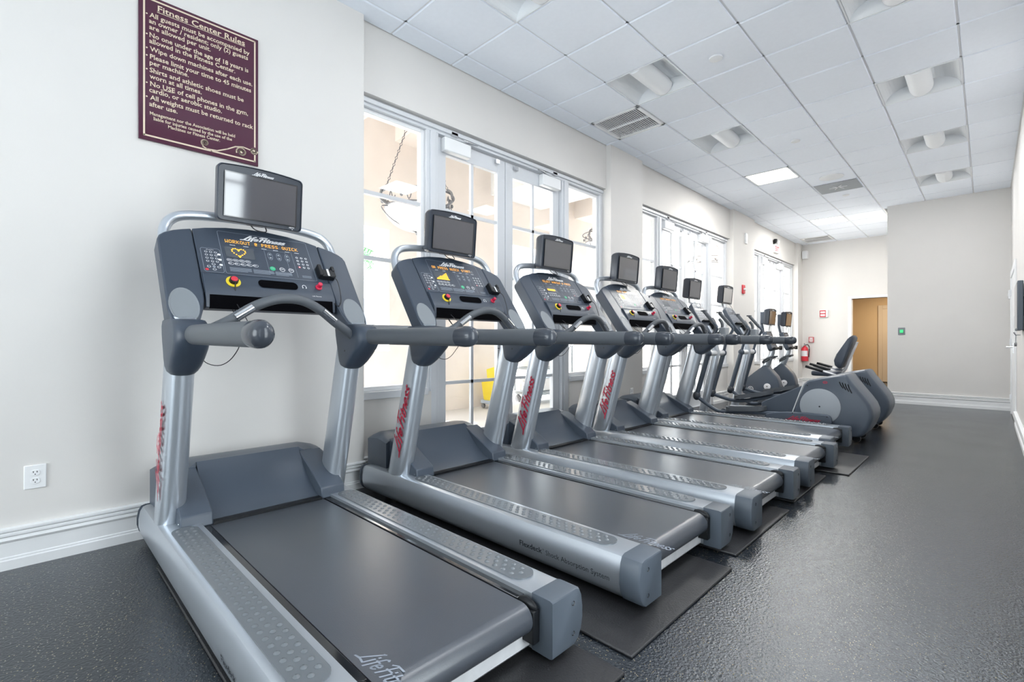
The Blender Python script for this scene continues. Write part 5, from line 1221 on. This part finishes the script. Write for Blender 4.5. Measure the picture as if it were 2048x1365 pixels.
# ---------------------------------------------------------------- light
wd = bpy.data.worlds.new('daylight'); SC.world = wd; wd.use_nodes = True
bg = wd.node_tree.nodes['Background']; bg.inputs['Color'].default_value = (0.92, 0.96, 1.0, 1); bg.inputs['Strength'].default_value = 6.0
sun = bpy.data.lights.new('sun', 'SUN'); sun.energy = 17; sun.angle = 0.02; sun.color = (1.0, 0.98, 0.96)
so = bpy.data.objects.new('sun', sun); COL.objects.link(so)
so.rotation_euler = Vector((0.52, 0.25, -0.85)).to_track_quat('-Z', 'Y').to_euler()
def area(name, loc, size, target, power, col=(1, 1, 1), portal=False):
    l = bpy.data.lights.new(name, 'AREA'); l.shape = 'RECTANGLE'; l.size, l.size_y = size; l.energy = power; l.color = col
    if portal: l.cycles.is_portal = True
    o = bpy.data.objects.new(name, l); COL.objects.link(o); o.location = loc
    o.rotation_euler = (Vector(target) - Vector(loc)).to_track_quat('-Z', 'Y').to_euler(); return o
for i, (a, b) in enumerate(BAYS): area('sky_portal', (-3.66, (a + b) / 2, 1.5), (b - a, 3.0), (0, (a + b) / 2, 1.5), 1, portal=True)
area('sky_portal', (XR + 0.2, -1.22, 1.5), (0.6, 2.9), (-3, -1.22, 1.5), 1, portal=True); area('sky_portal', (XR + 0.2, 1.18, 1.5), (1.2, 2.9), (-3, 1.18, 1.5), 1, portal=True); area('sky_portal', (-1.6, YF - 0.25, 1.55), (3.1, 3.0), (-1.6, 0, 1.55), 1, portal=True)
for ix, y in TROFF:                              # fill lights added under the ceiling baskets, themselves barely glowing
    l = area('troffer_fill', (GX[ix] + P / 2, 4.522 + P * inc(ix, y) + P / 2, H_C - 0.03), (0.5, 0.5), (GX[ix] + P / 2, 4.522 + P * inc(ix, y) + P / 2, 0), (4.0 if ix == 2 else (14.0 if y < 7 else 6.0)), (0.95, 0.97, 1.0))
for ix, y in LIT:
    l = area('panel_lamp', (GX[ix] + P / 2, 4.522 + P * inc(ix, y) + P / 2, H_C - 0.012), (0.55, 0.55), (GX[ix] + P / 2, 4.522 + P * inc(ix, y) + P / 2, 0), 38.0 if y < 9 else 46.0, (1.0, 0.985, 0.95))

area('hallway_fill', (-1.6, 15.2, 2.56), (0.6, 0.6), (-1.6, 15.2, 0), 45.0, (1.0, 0.86, 0.66))  # unseen fill light added to brighten the tan hallway

# ---------------------------------------------------------------- camera and view
cam = bpy.data.cameras.new('camera'); cam.sensor_width = 36; cam.lens = 964 / 2048 * 36; cam.shift_y = 3.5 / 2048; cam.clip_start = 0.02
co = bpy.data.objects.new('camera', cam); COL.objects.link(co); SC.camera = co
co.location = (0, 0, 1.09); co.rotation_euler = (PI / 2, 0, math.atan(951 / 964))
vs = SC.view_settings; vs.view_transform = 'Standard'; vs.look = 'None'; vs.gamma = 1.0; vs.use_curve_mapping = False; vs.exposure = 0.64
cy = SC.cycles
cy.use_denoising = True; cy.max_bounces = 10; cy.diffuse_bounces = 6; cy.glossy_bounces = 4; cy.transparent_max_bounces = 12; cy.transmission_bounces = 4
cy.sample_clamp_indirect = 8.0; cy.caustics_reflective = False; cy.caustics_refractive = False; cy.blur_glossy = 0.5
